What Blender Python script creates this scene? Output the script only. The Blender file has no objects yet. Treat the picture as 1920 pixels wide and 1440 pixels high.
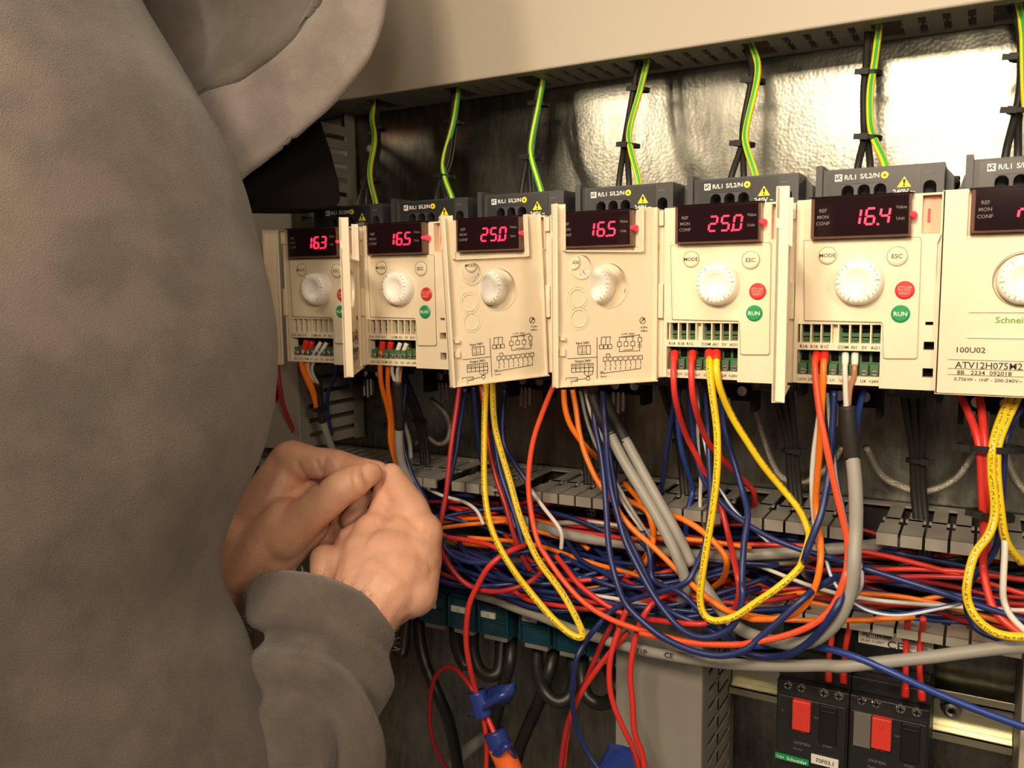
import bpy, bmesh, math, random
from mathutils import Vector, Matrix, noise
random.seed(7)
SC = bpy.context.scene
COL = SC.collection
PI = math.pi

# ---------------------------------------------------------------- camera geometry
FPX = 1587.73                       # focal length in pixels of a 1920 px wide frame
YAW, PITCH, ROLL = (math.radians(a) for a in (29.2598, 6.4498, -0.6695))
CAM = Vector((0, -0.465, 0))
cy, sy, cp, sp = math.cos(YAW), math.sin(YAW), math.cos(PITCH), math.sin(PITCH)
FW = Vector((-sy*cp, cy*cp, -sp))
R0 = Vector((cy, sy, 0)); U0 = R0.cross(FW)
RT = R0*math.cos(ROLL) + U0*math.sin(ROLL)
UP = -R0*math.sin(ROLL) + U0*math.cos(ROLL)
def ray(px, py): return FW + RT*((px-960)/FPX) + UP*((720-py)/FPX)
def at(px, py, y):                  # point of the cabinet lying in the plane y
    r = ray(px, py); return CAM + r*((y-CAM.y)/r.y)
def dep(px, py, d): return CAM + ray(px, py)*d
CR = dict(a=(480,660,3.6), b=(800,700,3.6), c=(1200,680,2.6667), d=(720,1040,3.6), e=(1180,1020,3.429),
          g=(880,980,3.692), h=(1400,980,3.692), j=(1420,1120,3.84), k=(1460,280,2.88), l=(1220,340,3.273),
          o=(460,340,3.6), s=(580,0,2.6667), t=(1200,0,2.6667), p=(0,0,1))

# ---------------------------------------------------------------- materials
def mat(name, col, rough=.5, metal=0, spec=.5, bump=0, bscale=200, var=0, vscale=20, emit=0, alpha=1, trans=0, coat=0, sheen=0, sss=0):
    m = bpy.data.materials.new(name); m.use_nodes = True
    nt = m.node_tree; b = nt.nodes['Principled BSDF']
    b.inputs['Base Color'].default_value = (*col, 1)
    b.inputs['Roughness'].default_value = rough; b.inputs['Metallic'].default_value = metal
    b.inputs['Specular IOR Level'].default_value = spec
    if emit: b.inputs['Emission Color'].default_value = (*col, 1); b.inputs['Emission Strength'].default_value = emit
    b.inputs['Alpha'].default_value = alpha
    b.inputs['Transmission Weight'].default_value = trans
    b.inputs['Coat Weight'].default_value = coat
    b.inputs['Sheen Weight'].default_value = sheen
    if sss:
        b.inputs['Subsurface Weight'].default_value = sss; b.inputs['Subsurface Radius'].default_value = (.006, .0025, .0015)
        b.inputs['Subsurface Scale'].default_value = 1.0
    tc = nt.nodes.new('ShaderNodeTexCoord')
    if var:
        n = nt.nodes.new('ShaderNodeTexNoise'); n.inputs['Scale'].default_value = vscale; n.inputs['Detail'].default_value = 5
        nt.links.new(tc.outputs['Object'], n.inputs['Vector'])
        mx = nt.nodes.new('ShaderNodeMix'); mx.data_type = 'RGBA'
        mx.inputs['A'].default_value = (*[c*(1-var) for c in col], 1); mx.inputs['B'].default_value = (*[min(1, c*(1+var)) for c in col], 1)
        rp = nt.nodes.new('ShaderNodeMapRange'); rp.inputs['From Min'].default_value = .35; rp.inputs['From Max'].default_value = .65
        nt.links.new(n.outputs['Fac'], rp.inputs['Value']); nt.links.new(rp.outputs['Result'], mx.inputs['Factor'])
        nt.links.new(mx.outputs['Result'], b.inputs['Base Color'])
    if bump:
        n2 = nt.nodes.new('ShaderNodeTexNoise'); n2.inputs['Scale'].default_value = bscale; n2.inputs['Detail'].default_value = 3
        nt.links.new(tc.outputs['Object'], n2.inputs['Vector'])
        bp = nt.nodes.new('ShaderNodeBump'); bp.inputs['Strength'].default_value = bump; bp.inputs['Distance'].default_value = .001
        nt.links.new(n2.outputs['Fac'], bp.inputs['Height']); nt.links.new(bp.outputs['Normal'], b.inputs['Normal'])
    return m

def galvanised():
    m = bpy.data.materials.new('galvanised_steel'); m.use_nodes = True
    nt = m.node_tree; L = nt.links.new; b = nt.nodes['Principled BSDF']
    b.inputs['Metallic'].default_value = 1.0
    tc = nt.nodes.new('ShaderNodeTexCoord')
    mp = nt.nodes.new('ShaderNodeMapping'); mp.inputs['Scale'].default_value = (260, 260, 60); L(tc.outputs['Object'], mp.inputs['Vector'])
    n1 = nt.nodes.new('ShaderNodeTexNoise'); n1.inputs['Scale'].default_value = 1; n1.inputs['Detail'].default_value = 4; L(mp.outputs['Vector'], n1.inputs['Vector'])
    n2 = nt.nodes.new('ShaderNodeTexNoise'); n2.inputs['Scale'].default_value = 22; n2.inputs['Detail'].default_value = 5; L(tc.outputs['Object'], n2.inputs['Vector'])
    vo = nt.nodes.new('ShaderNodeTexVoronoi'); vo.inputs['Scale'].default_value = 420; L(tc.outputs['Object'], vo.inputs['Vector'])
    mt = nt.nodes.new('ShaderNodeMath'); mt.operation = 'MULTIPLY_ADD'; L(n1.outputs['Fac'], mt.inputs[0]); mt.inputs[1].default_value = .55; L(n2.outputs['Fac'], mt.inputs[2])
    cr = nt.nodes.new('ShaderNodeValToRGB'); cr.color_ramp.elements[0].position = .45; cr.color_ramp.elements[0].color = (.10, .102, .09, 1)
    cr.color_ramp.elements[1].position = 1.0; cr.color_ramp.elements[1].color = (.34, .34, .30, 1)
    L(mt.outputs[0], cr.inputs['Fac']); L(cr.outputs['Color'], b.inputs['Base Color'])
    mr = nt.nodes.new('ShaderNodeMapRange'); mr.inputs['To Min'].default_value = .22; mr.inputs['To Max'].default_value = .37
    L(n2.outputs['Fac'], mr.inputs['Value']); L(mr.outputs['Result'], b.inputs['Roughness'])
    bp = nt.nodes.new('ShaderNodeBump'); bp.inputs['Strength'].default_value = .16; bp.inputs['Distance'].default_value = .0004
    a2 = nt.nodes.new('ShaderNodeMath'); a2.operation = 'ADD'; L(n1.outputs['Fac'], a2.inputs[0]); L(vo.outputs['Distance'], a2.inputs[1])
    L(a2.outputs[0], bp.inputs['Height']); L(bp.outputs['Normal'], b.inputs['Normal'])
    return m

def wire_mat(name, c1, c2=None, share=.5, rough=.38, print_=0):
    m = bpy.data.materials.new(name); m.use_nodes = True
    nt = m.node_tree; L = nt.links.new; b = nt.nodes['Principled BSDF']
    b.inputs['Roughness'].default_value = rough; b.inputs['Base Color'].default_value = (*c1, 1)
    uv = nt.nodes.new('ShaderNodeUVMap'); sx = nt.nodes.new('ShaderNodeSeparateXYZ'); L(uv.outputs['UV'], sx.inputs[0])
    cur = None
    if c2:
        lt = nt.nodes.new('ShaderNodeMath'); lt.operation = 'LESS_THAN'; L(sx.outputs['X'], lt.inputs[0]); lt.inputs[1].default_value = share
        mx = nt.nodes.new('ShaderNodeMix'); mx.data_type = 'RGBA'; mx.inputs['A'].default_value = (*c1, 1); mx.inputs['B'].default_value = (*c2, 1)
        L(lt.outputs[0], mx.inputs['Factor']); L(mx.outputs['Result'], b.inputs['Base Color'])
    if print_:   # the dark printing that runs along the insulation
        mp = nt.nodes.new('ShaderNodeMapping'); mp.inputs['Scale'].default_value = (9, 900, 1); L(uv.outputs['UV'], mp.inputs['Vector'])
        n = nt.nodes.new('ShaderNodeTexNoise'); n.inputs['Scale'].default_value = 1; n.inputs['Detail'].default_value = 1; L(mp.outputs['Vector'], n.inputs['Vector'])
        g = nt.nodes.new('ShaderNodeMath'); g.operation = 'GREATER_THAN'; L(n.outputs['Fac'], g.inputs[0]); g.inputs[1].default_value = .5
        w = nt.nodes.new('ShaderNodeMath'); w.operation = 'COMPARE'; L(sx.outputs['X'], w.inputs[0]); w.inputs[1].default_value = .12; w.inputs[2].default_value = .055
        q = nt.nodes.new('ShaderNodeMath'); q.operation = 'MULTIPLY'; L(g.outputs[0], q.inputs[0]); L(w.outputs[0], q.inputs[1])
        q2 = nt.nodes.new('ShaderNodeMath'); q2.operation = 'MULTIPLY'; L(q.outputs[0], q2.inputs[0]); q2.inputs[1].default_value = print_
        mx = nt.nodes.new('ShaderNodeMix'); mx.data_type = 'RGBA'; mx.inputs['A'].default_value = (*c1, 1); mx.inputs['B'].default_value = (.06, .05, .03, 1)
        L(q2.outputs[0], mx.inputs['Factor']); L(mx.outputs['Result'], b.inputs['Base Color'])
    return m

def fabric(name, c, c2):
    m = mat(name, c, rough=.95, spec=.15, sheen=.35)
    nt = m.node_tree; L = nt.links.new; b = nt.nodes['Principled BSDF']; tc = [n for n in nt.nodes if n.type == 'TEX_COORD'][0]
    n1 = nt.nodes.new('ShaderNodeTexNoise'); n1.inputs['Scale'].default_value = 38; n1.inputs['Detail'].default_value = 3; L(tc.outputs['Object'], n1.inputs['Vector'])
    mp = nt.nodes.new('ShaderNodeMapping'); mp.inputs['Scale'].default_value = (900, 900, 2600); L(tc.outputs['Object'], mp.inputs['Vector'])
    n2 = nt.nodes.new('ShaderNodeTexNoise'); n2.inputs['Scale'].default_value = 1; n2.inputs['Detail'].default_value = 2; L(mp.outputs['Vector'], n2.inputs['Vector'])
    mr = nt.nodes.new('ShaderNodeMapRange'); mr.inputs['From Min'].default_value = .38; mr.inputs['From Max'].default_value = .62
    ad = nt.nodes.new('ShaderNodeMath'); ad.operation = 'MULTIPLY_ADD'; L(n2.outputs['Fac'], ad.inputs[0]); ad.inputs[1].default_value = .35; L(n1.outputs['Fac'], ad.inputs[2])
    sb = nt.nodes.new('ShaderNodeMath'); sb.operation = 'SUBTRACT'; L(ad.outputs[0], sb.inputs[0]); sb.inputs[1].default_value = .17
    L(sb.outputs[0], mr.inputs['Value'])
    mx = nt.nodes.new('ShaderNodeMix'); mx.data_type = 'RGBA'; mx.inputs['A'].default_value = (*c, 1); mx.inputs['B'].default_value = (*c2, 1)
    L(mr.outputs['Result'], mx.inputs['Factor']); L(mx.outputs['Result'], b.inputs['Base Color'])
    n3 = nt.nodes.new('ShaderNodeTexNoise'); n3.inputs['Scale'].default_value = 1500; n3.inputs['Detail'].default_value = 4; L(tc.outputs['Object'], n3.inputs['Vector'])
    mm = nt.nodes.new('ShaderNodeMath'); mm.operation = 'ADD'; L(n2.outputs['Fac'], mm.inputs[0]); L(n3.outputs['Fac'], mm.inputs[1])
    bp = nt.nodes.new('ShaderNodeBump'); bp.inputs['Strength'].default_value = .55; bp.inputs['Distance'].default_value = .0010
    L(mm.outputs[0], bp.inputs['Height']); L(bp.outputs['Normal'], b.inputs['Normal'])
    return m

M = dict(
    steel=galvanised(),
    cream=mat('cream_plastic', (.80, .69, .52), .38, var=.02, vscale=60, bump=.03, bscale=900),
    panel=mat('keypad_plastic', (.78, .68, .50), .42),
    line=mat('groove_grey', (.30, .25, .18), .7),
    white=mat('white_plastic', (.93, .90, .84), .3),
    dark=mat('dark_grey_plastic', (.035, .036, .042), .42, bump=.05, bscale=1500),
    label=mat('label_charcoal', (.022, .022, .026), .35),
    black=mat('black_plastic', (.009, .009, .010), .55, spec=.3),
    void=mat('hole_shade', (.004, .004, .004), .9, spec=.1),  # near-black colour standing in for the shade inside holes and slots
    glass=mat('smoked_display', (.012, .004, .006), .1, spec=.5),
    smoke=mat('smoked_clear_plastic', (.30, .16, .12), .12, trans=.6),
    red_led=mat('red_led', (1, .015, .05), .4, emit=2.2),
    red_lens=mat('red_lens', (.85, .05, .08), .2, emit=.35),
    print=mat('black_print', (.03, .025, .02), .6),
    wprint=mat('white_print', (.80, .80, .78), .6),
    gprint=mat('grey_print', (.16, .14, .14), .6),
    pinkprint=mat('pink_print', (.85, .35, .30), .6),
    greenprint=mat('green_print', (.07, .33, .03), .6),
    yellow=mat('warning_yellow', (.85, .72, .02), .45),
    red=mat('red_button', (.62, .03, .03), .42),
    green=mat('green_button', (.01, .28, .09), .42),
    terminal=mat('terminal_green', (.055, .15, .06), .45),
    screw=mat('screw_metal', (.45, .47, .42), .35, metal=.9),
    bright=mat('bright_metal', (.75, .74, .70), .22, metal=1),
    peach=mat('translucent_peach', (.80, .42, .28), .4),
    duct=mat('duct_cover_grey', (.40, .355, .29), .48, bump=.03, bscale=700),
    ductg=mat('duct_body_grey', (.26, .245, .215), .55),
    comb=mat('clear_comb', (.50, .47, .40), .3, trans=.35),
    rail=mat('zinc_rail', (.72, .69, .52), .3, metal=.85, var=.06, vscale=40),
    blueclear=mat('blue_clear_plastic', (.035, .15, .22), .12, trans=.65, bump=.25, bscale=260),
    bluecore=mat('blue_plastic', (.008, .04, .075), .35, var=.6, vscale=70),
    gbracket=mat('grey_bracket', (.20, .19, .16), .5),
    paper=mat('white_label', (.72, .70, .64), .55),
    rubber_shade=mat('black_rubber_shade', (.022, .019, .016), .5, bump=.1, bscale=500),  # rubber of the watch strap, also the painted shade on the duct back
    shrink=mat('black_shrink_sleeve', (.018, .016, .014), .6),
    breaker=mat('breaker_black', (.016, .016, .017), .42, bump=.05, bscale=1300),
    stop=mat('stop_red', (.68, .045, .03), .45),
    clearcover=mat('clear_cover', (.30, .28, .25), .2, trans=.5),
    tape=mat('blue_tape', (.022, .045, .24), .3, coat=.3),
    orangebit=mat('orange_plastic', (.95, .16, .03), .4),
    skin=mat('skin', (.68, .375, .26), .45, spec=.4, bump=.25, bscale=420, var=.10, vscale=45, sss=.12),
    nail=mat('nail', (.78, .45, .34), .3),
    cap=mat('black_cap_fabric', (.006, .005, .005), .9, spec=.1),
    hoodie=fabric('grey_fleece', (.108, .092, .082), (.148, .122, .108)),
    hoodf=fabric('grey_cotton', (.115, .100, .088), (.155, .135, .120)),
    rib=fabric('grey_ribbed_cotton', (.20, .172, .160), (.275, .235, .218)),
    blue=wire_mat('blue_insulation', (.013, .026, .125)),
    blue2=wire_mat('bright_blue_insulation', (.018, .05, .26)),
    rd=wire_mat('red_insulation', (.62, .035, .025)),
    dr=wire_mat('dark_red_insulation', (.38, .02, .025)),
    orr=wire_mat('orange_red_insulation', (.82, .09, .03), print_=.35),
    org=wire_mat('orange_insulation', (.88, .20, .015), print_=.2),
    yel=wire_mat('yellow_insulation', (.86, .60, .015), print_=.75),
    wh=wire_mat('white_insulation', (.68, .66, .62)),
    wb=wire_mat('white_blue_insulation', (.05, .12, .34), (.72, .72, .74), .28),
    br=wire_mat('brown_insulation', (.42, .20, .10)),
    gy=wire_mat('green_yellow_insulation', (.78, .74, .02), (.05, .40, .08), .14),
    yg=wire_mat('green_yellow_turned', (.06, .42, .10), (.78, .74, .02), .12),
    grey=wire_mat('grey_cable_jacket', (.30, .29, .265), rough=.5),
    bk=wire_mat('black_insulation', (.016, .015, .014), rough=.42),
    braid=mat('silver_braid', (.55, .52, .45), .3, metal=.8, bump=.8, bscale=1500),
)

# ---------------------------------------------------------------- mesh helpers
def setp(o, **k):
    for a, b in k.items():
        if b is not None: o[a] = b
    return o
TXT = {}
def text_geo(s):
    if s not in TXT:
        c = bpy.data.curves.new('t', 'FONT'); c.body = s; c.size = 1; c.resolution_u = 2; c.offset = .012
        o = bpy.data.objects.new('t', c); COL.objects.link(o)
        dg = bpy.context.evaluated_depsgraph_get()
        me = bpy.data.meshes.new_from_object(o.evaluated_get(dg))
        TXT[s] = ([tuple(v.co) for v in me.vertices], [tuple(p.vertices) for p in me.polygons])
        bpy.data.objects.remove(o); bpy.data.curves.remove(c); bpy.data.meshes.remove(me)
    return TXT[s]

class MB:
    def __init__(s): s.v = []; s.f = []; s.uv = {}
    def add(s, vs, fs):
        n = len(s.v); s.v += [tuple(v) for v in vs]; s.f += [tuple(i+n for i in f) for f in fs]; return s
    def box(s, x0, x1, y0, y1, z0, z1):
        return s.add([(x, y, z) for x in (x0, x1) for y in (y0, y1) for z in (z0, z1)],
                     [(0,1,3,2), (4,6,7,5), (0,4,5,1), (2,3,7,6), (0,2,6,4), (1,5,7,3)])
    def prism(s, poly, y0, y1):     # polygon in x,z (counter clockwise seen from the front, -y)
        n = len(poly)
        fs = [tuple(range(n)), tuple(range(2*n-1, n-1, -1))] + [(i, n+i, n+(i+1) % n, (i+1) % n) for i in range(n)]
        return s.add([(x, y0, z) for x, z in poly] + [(x, y1, z) for x, z in poly], fs)
    def disc(s, x, z, r, y0, y1, n=28, rz=None):
        rz = rz or r
        return s.prism([(x+r*math.cos(2*PI*i/n), z+rz*math.sin(2*PI*i/n)) for i in range(n)], y0, y1)
    def ring(s, x, z, r0, r1, y0, y1, n=36):
        vs = []; fs = []
        for i in range(n):
            c, q = math.cos(2*PI*i/n), math.sin(2*PI*i/n)
            vs += [(x+r0*c, y0, z+r0*q), (x+r1*c, y0, z+r1*q), (x+r1*c, y1, z+r1*q), (x+r0*c, y1, z+r0*q)]
            j = (i+1) % n
            for k in range(4): fs.append((4*i+k, 4*j+k, 4*j+(k+1) % 4, 4*i+(k+1) % 4))
        return s.add(vs, fs)
    def lathe(s, x, z, prof, n=48):  # prof = [(r, y)] around the y axis
        vs = []; fs = []; m = len(prof)
        for i in range(n):
            c, q = math.cos(2*PI*i/n), math.sin(2*PI*i/n)
            vs += [(x+r*c, y, z+r*q) for r, y in prof]
        for i in range(n):
            j = (i+1) % n
            fs += [(i*m+k, j*m+k, j*m+k+1, i*m+k+1) for k in range(m-1)]
        return s.add(vs, fs)
    def line(s, pts, w, y0, y1):     # thin printed line through x,z points
        for (x0, z0), (x1, z1) in zip(pts, pts[1:]):
            d = math.hypot(x1-x0, z1-z0) or 1; nx, nz = -(z1-z0)/d*w/2, (x1-x0)/d*w/2
            s.prism([(x0+nx, z0+nz), (x0-nx, z0-nz), (x1-nx, z1-nz), (x1+nx, z1+nz)], y0, y1)
        return s
    def text(s, t, size, x, z, y, align='c', flip=False, sx=1, skew=0):
        vs, fs = text_geo(t)
        if not vs: return s
        x0 = min(v[0] for v in vs); x1 = max(v[0] for v in vs); off = {'l': x0, 'c': (x0+x1)/2, 'r': x1}[align]
        k = -1 if flip else 1
        return s.add([(x + k*(v[0]-off+skew*v[1])*size*sx, y, z + (v[1]-.35)*size) for v in vs], fs)
    def tube(s, pts, r, n=10, uv=False, sub=8, caps=True, ell=None, keep=False):
        P = pts if keep else smooth_path(pts, sub)
        m = len(P); T = [(P[min(i+1, m-1)]-P[max(i-1, 0)]).normalized() for i in range(m)]
        nv = Vector((.25, -1, .15)); nv = (nv - T[0]*nv.dot(T[0])).normalized()
        base = len(s.v); ln = 0; lens = []
        for i in range(m):
            nv = (nv - T[i]*nv.dot(T[i])).normalized(); bv = T[i].cross(nv)
            rr = r(i/(m-1)) if callable(r) else r
            for k in range(n):
                a = 2*PI*(k-.5)/n
                s.v.append(tuple(P[i] + nv*(math.cos(a)*rr) + bv*(math.sin(a)*rr)))
            if i: ln += (P[i]-P[i-1]).length
            lens.append(ln)
        for i in range(m-1):
            for k in range(n):
                k2 = (k+1) % n
                f = (base+i*n+k, base+i*n+k2, base+(i+1)*n+k2, base+(i+1)*n+k)
                if uv: s.uv[len(s.f)] = ((k/n, lens[i]), ((k+1)/n, lens[i]), ((k+1)/n, lens[i+1]), (k/n, lens[i+1]))
                s.f.append(f)
        if caps:
            s.f.append(tuple(base+k for k in range(n-1, -1, -1))); s.f.append(tuple(base+(m-1)*n+k for k in range(n)))
        return s
    def mesh(s, name, bevel=0, seg=2, smooth=False, fix=True):
        me = bpy.data.meshes.new(name); me.from_pydata(s.v, [], s.f)
        if s.uv:
            L = me.uv_layers.new(name='UVMap')
            for pi_, cs in s.uv.items():
                p = me.polygons[pi_]
                for li, c in zip(p.loop_indices, cs): L.data[li].uv = c
        if fix or bevel:
            b = bmesh.new(); b.from_mesh(me)
            if fix: bmesh.ops.recalc_face_normals(b, faces=b.faces)
            if bevel:
                es = [e for e in b.edges if len(e.link_faces) == 2 and e.calc_face_angle(0) > .6]
                bmesh.ops.bevel(b, geom=es, offset=bevel, segments=seg, profile=.5, affect='EDGES', clamp_overlap=True)
            b.to_mesh(me); b.free()
        if smooth:
            me.polygons.foreach_set('use_smooth', [True]*len(me.polygons))
        return me
    def build(s, name, m, parent=None, bevel=0, seg=2, smooth=False, fix=True):
        me = s.mesh(name, bevel, seg, smooth, fix); me.materials.append(m)
        return link(name, me, parent)
def link(name, me, parent=None):
    o = bpy.data.objects.new(name, me); COL.objects.link(o)
    if parent is not None: o.parent = parent
    return o
def empty(name, loc=(0,0,0), rz=0):
    o = bpy.data.objects.new(name, None); COL.objects.link(o); o.location = loc; o.rotation_euler = (0, 0, rz)
    o.empty_display_size = .01; return o
def tag(o, label, cat, group=None): return setp(o, label=label, category=cat, group=group)
def struct(o): o['kind'] = 'structure'; return o
def smooth_path(pts, sub=8):
    P = [Vector(p) for p in pts]
    if len(P) < 3: return [P[0].lerp(P[-1], i/4) for i in range(5)]
    Q = [2*P[0]-P[1]] + P + [2*P[-1]-P[-2]]; out = []
    for i in range(1, len(Q)-2):
        p0, p1, p2, p3 = Q[i-1:i+3]
        for k in range(sub):           # centripetal-like: plain Catmull-Rom is enough for gentle wires
            t = k/sub
            out.append(.5*((2*p1) + (p2-p0)*t + (2*p0-5*p1+4*p2-p3)*t*t + (3*p1-p0-3*p2+p3)*t**3))
    out.append(P[-1])
    for _ in range(5):                 # relax the small kinks
        out = [out[0]]+[(out[i-1]+out[i]*2+out[i+1])/4 for i in range(1, len(out)-1)]+[out[-1]]
    return out
def carve(me, cutters):
    a = bpy.data.objects.new('a', me); COL.objects.link(a)
    cm = cutters.mesh('cut'); c = bpy.data.objects.new('c', cm); COL.objects.link(c)
    md = a.modifiers.new('b', 'BOOLEAN'); md.operation = 'DIFFERENCE'; md.object = c; md.solver = 'EXACT'; md.use_self = True
    dg = bpy.context.evaluated_depsgraph_get(); dg.update()
    r = bpy.data.meshes.new_from_object(a.evaluated_get(dg))
    bpy.data.objects.remove(a); bpy.data.objects.remove(c); return r
def copy_tree(o, parent=None):
    c = o.copy(); COL.objects.link(c); c.parent = parent
    for ch in list(o.children): copy_tree(ch, c)
    return c

# ================================================================ the setting
BACK = .125
struct(MB().box(-1.05, .42, BACK, BACK+.003, -.62, .52).build('wall_back', M['steel']))
M['room'] = mat('dim_room', (.10, .085, .065), .8)
struct(MB().box(-1.052, -1.05, -.25, BACK, -.62, .52).build('wall_left', M['ductg']))
struct(MB().box(.42, .422, -.2, BACK, -.62, .52).build('wall_right', M['ductg']))

# ---------------------------------------------------------------- upper cable duct
PITCHX = .0125
def finger_wall(mb, x0, x1, z0, z1, ya, yb, hole, gap=.0042, skip=()):
    """a duct wall of bars along x between two solid edges, slots shaped like a keyhole"""
    yc, yd = hole
    mb.box(x0, x1, ya, yc, z0, z1); mb.box(x0, x1, yd, yb, z0, z1)
    n = int((x1-x0)/PITCHX); ym = yc+(yd-yc)*.42
    for i in range(n+1):
        x = x0+i*PITCHX
        if any(a < x < b for a, b in skip): continue
        mb.box(x, x+PITCHX-gap, yc, yd, z0, z1)
        mb.box(x-.0013, x, ym-.0015, ym+.0015, z0, z1); mb.box(x+PITCHX-gap, x+PITCHX-gap+.0013, ym-.0015, ym+.0015, z0, z1)
t = tag(empty('cable_duct', (-.3, .1, .149)), 'wide cream-grey covered cable duct running above all the drives', 'cable duct')
o = MB()
entries = [(-.4380, .02), (-.3650, .02), (-.2960, .02), (-.2180, .02), (-.1400, .02), (-.0680, .02), (.0045, .02)]
finger_wall(o, -1.0, .40, .149, .1505, .0735, BACK-.001, (.082, .117), skip=[(a-.006, a+.006) for a, b in entries])
o.box(-1.0, .40, BACK-.002, BACK-.0005, .149, .235)
o = o.build('duct_body', M['ductg']); o.parent = t; o.matrix_parent_inverse = Matrix.Translation((.3, -.1, -.149))
o = MB().box(-1.0, .40, .070, .0735, .1485, .232).build('duct_cover', M['duct'], bevel=.0012); o.parent = t; o.matrix_parent_inverse = Matrix.Translation((.3, -.1, -.149))
def bits(parent, name, mb, m, bevel=0, smooth=False):
    """a part built in cabinet coordinates and hung under its thing"""
    o = mb.build(name, m, bevel=bevel, smooth=smooth); o.parent = parent
    o.matrix_parent_inverse = (Matrix.Translation(parent.location) @ parent.rotation_euler.to_matrix().to_4x4()).inverted(); return o
# a second duct level and dark wiring above the cover
o = MB()
for i in range(60): o.box(-.95+i*.0125, -.95+i*.0125+.008, .085, .089, .236, .30)
o.box(-.95, -.19, .085, .122, .30, .303)
tag(bits(t, 'upper_fingers', o, M['ductg']), None, None)

# ---------------------------------------------------------------- left upright duct with slots
t = tag(empty('upright_duct', (-.50, .1, 0)), 'dark slotted upright duct behind the hood, left of the first drive', 'cable duct')
o = MB()
o.box(-.4835, -.4815, .112, BACK-.001, -.13, .1485); o.box(-.4835, -.4815, .045, .0535, -.13, .1485)
z = -.128
while z < .14:
    o.box(-.4835, -.4815, .0535, .112, z, z+.0078)
    o.box(-.4835, -.4815, .070, .073, z+.0078, z+.0090); o.box(-.4835, -.4815, .070, .073, z-.0012, z); z += .0117
o.box(-.56, -.558, .045, BACK-.001, -.13, .1485); o.box(-.56, -.4815, BACK-.002, BACK-.0006, -.13, .1485)
bits(t, 'duct_body', o, M['ductg'])
bits(t, 'duct_cover', MB().box(-.561, -.4812, .042, .045, -.13, .1485), M['ductg'], bevel=.001)

# ---------------------------------------------------------------- lower open duct
t = tag(empty('open_duct', (-.3, .1, -.1415)), 'grey comb-edged open duct overflowing with coloured wires below the drives', 'cable duct')
LX0, LX1 = -.76, .40
miss = [(-.352, -.336), (-.287, -.273), (-.215, -.201), (-.1335, -.1205), (-.0672, -.0530)]
top = MB(); top.box(LX0, LX1, .114, BACK-.001, -.1415, -.1400)
x = LX0
while x < LX1:
    if not any(a < x+.004 < b for a, b in miss):
        top.box(x, x+.0078, .0775, .114, -.1415, -.1400); top.box(x-.0016, x+.0094, .078, .0815, -.1415, -.1400)
        top.box(x-.0016, x+.0094, .045, .0665, -.1415, -.1400); top.box(x, x+.0078, .0665, .0775, -.1415, -.1400)
        top.box(x-.0016, x+.0094, .0435, .0455, -.1468, -.1400)
    x += PITCHX
bits(t, 'duct_fingers', top, M['ductg'])
o = MB(); o.box(LX0, LX1, BACK-.003, BACK-.0012, -.198, -.1400)
bits(t, 'duct_back', o, M['rubber_shade'])  # blackened to stand in for the shade behind the wires
bot = MB(); bot.box(LX0, LX1, .112, BACK-.001, -.1960, -.1945); x = LX0
while x < LX1:
    if x < -.23:
        x += PITCHX; continue
    bot.box(x, x+.0080, .062, .112, -.1960, -.1945); bot.box(x-.0016, x+.0094, .045, .062, -.1960, -.1945)
    bot.box(x-.0016, x+.0094, .0435, .0455, -.1995, -.1945); x += PITCHX
bits(t, 'comb_strip', bot, M['comb'])
bits(t, 'duct_floor', MB().box(LX0, -.235, .048, BACK-.001, -.1985, -.197), M['ductg'])

# ---------------------------------------------------------------- covered upright duct below
t = tag(empty('upright_duct', (-.175, .08, -.4)), 'covered grey upright duct with slanting slots, left of the motor breakers', 'cable duct')
bits(t, 'duct_cover', MB().box(-.2075, -.1480, .043, .046, -.60, -.2065), M['ductg'], bevel=.001)
o = MB(); z = -.60
o.box(-.1495, -.1480, .046, .058, -.60, -.2065); o.box(-.1495, -.1480, .112, BACK-.001, -.60, -.2065)
while z < -.212:
    o.box(-.1495, -.1480, .058, .112, z, z+.0082); o.box(-.1495, -.1480, .080, .083, z-.001, z+.0092); z += PITCHX
o.box(-.2075, -.206, .046, BACK-.001, -.60, -.2065)
o.box(-.206, -.1495, BACK-.003, BACK-.0012, -.60, -.2065)
bits(t, 'duct_body', o, M['ductg'])
t = tag(empty('upright_duct', (.05, .08, -.4)), 'plain grey upright duct wall at the lower right edge beside the rail', 'cable duct')
bits(t, 'duct_wall', MB().box(.0258, .0275, .046, BACK-.001, -.60, -.2065).box(.0258, .09, .043, .046, -.60, -.2065), M['duct'], bevel=.0006)

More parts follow.
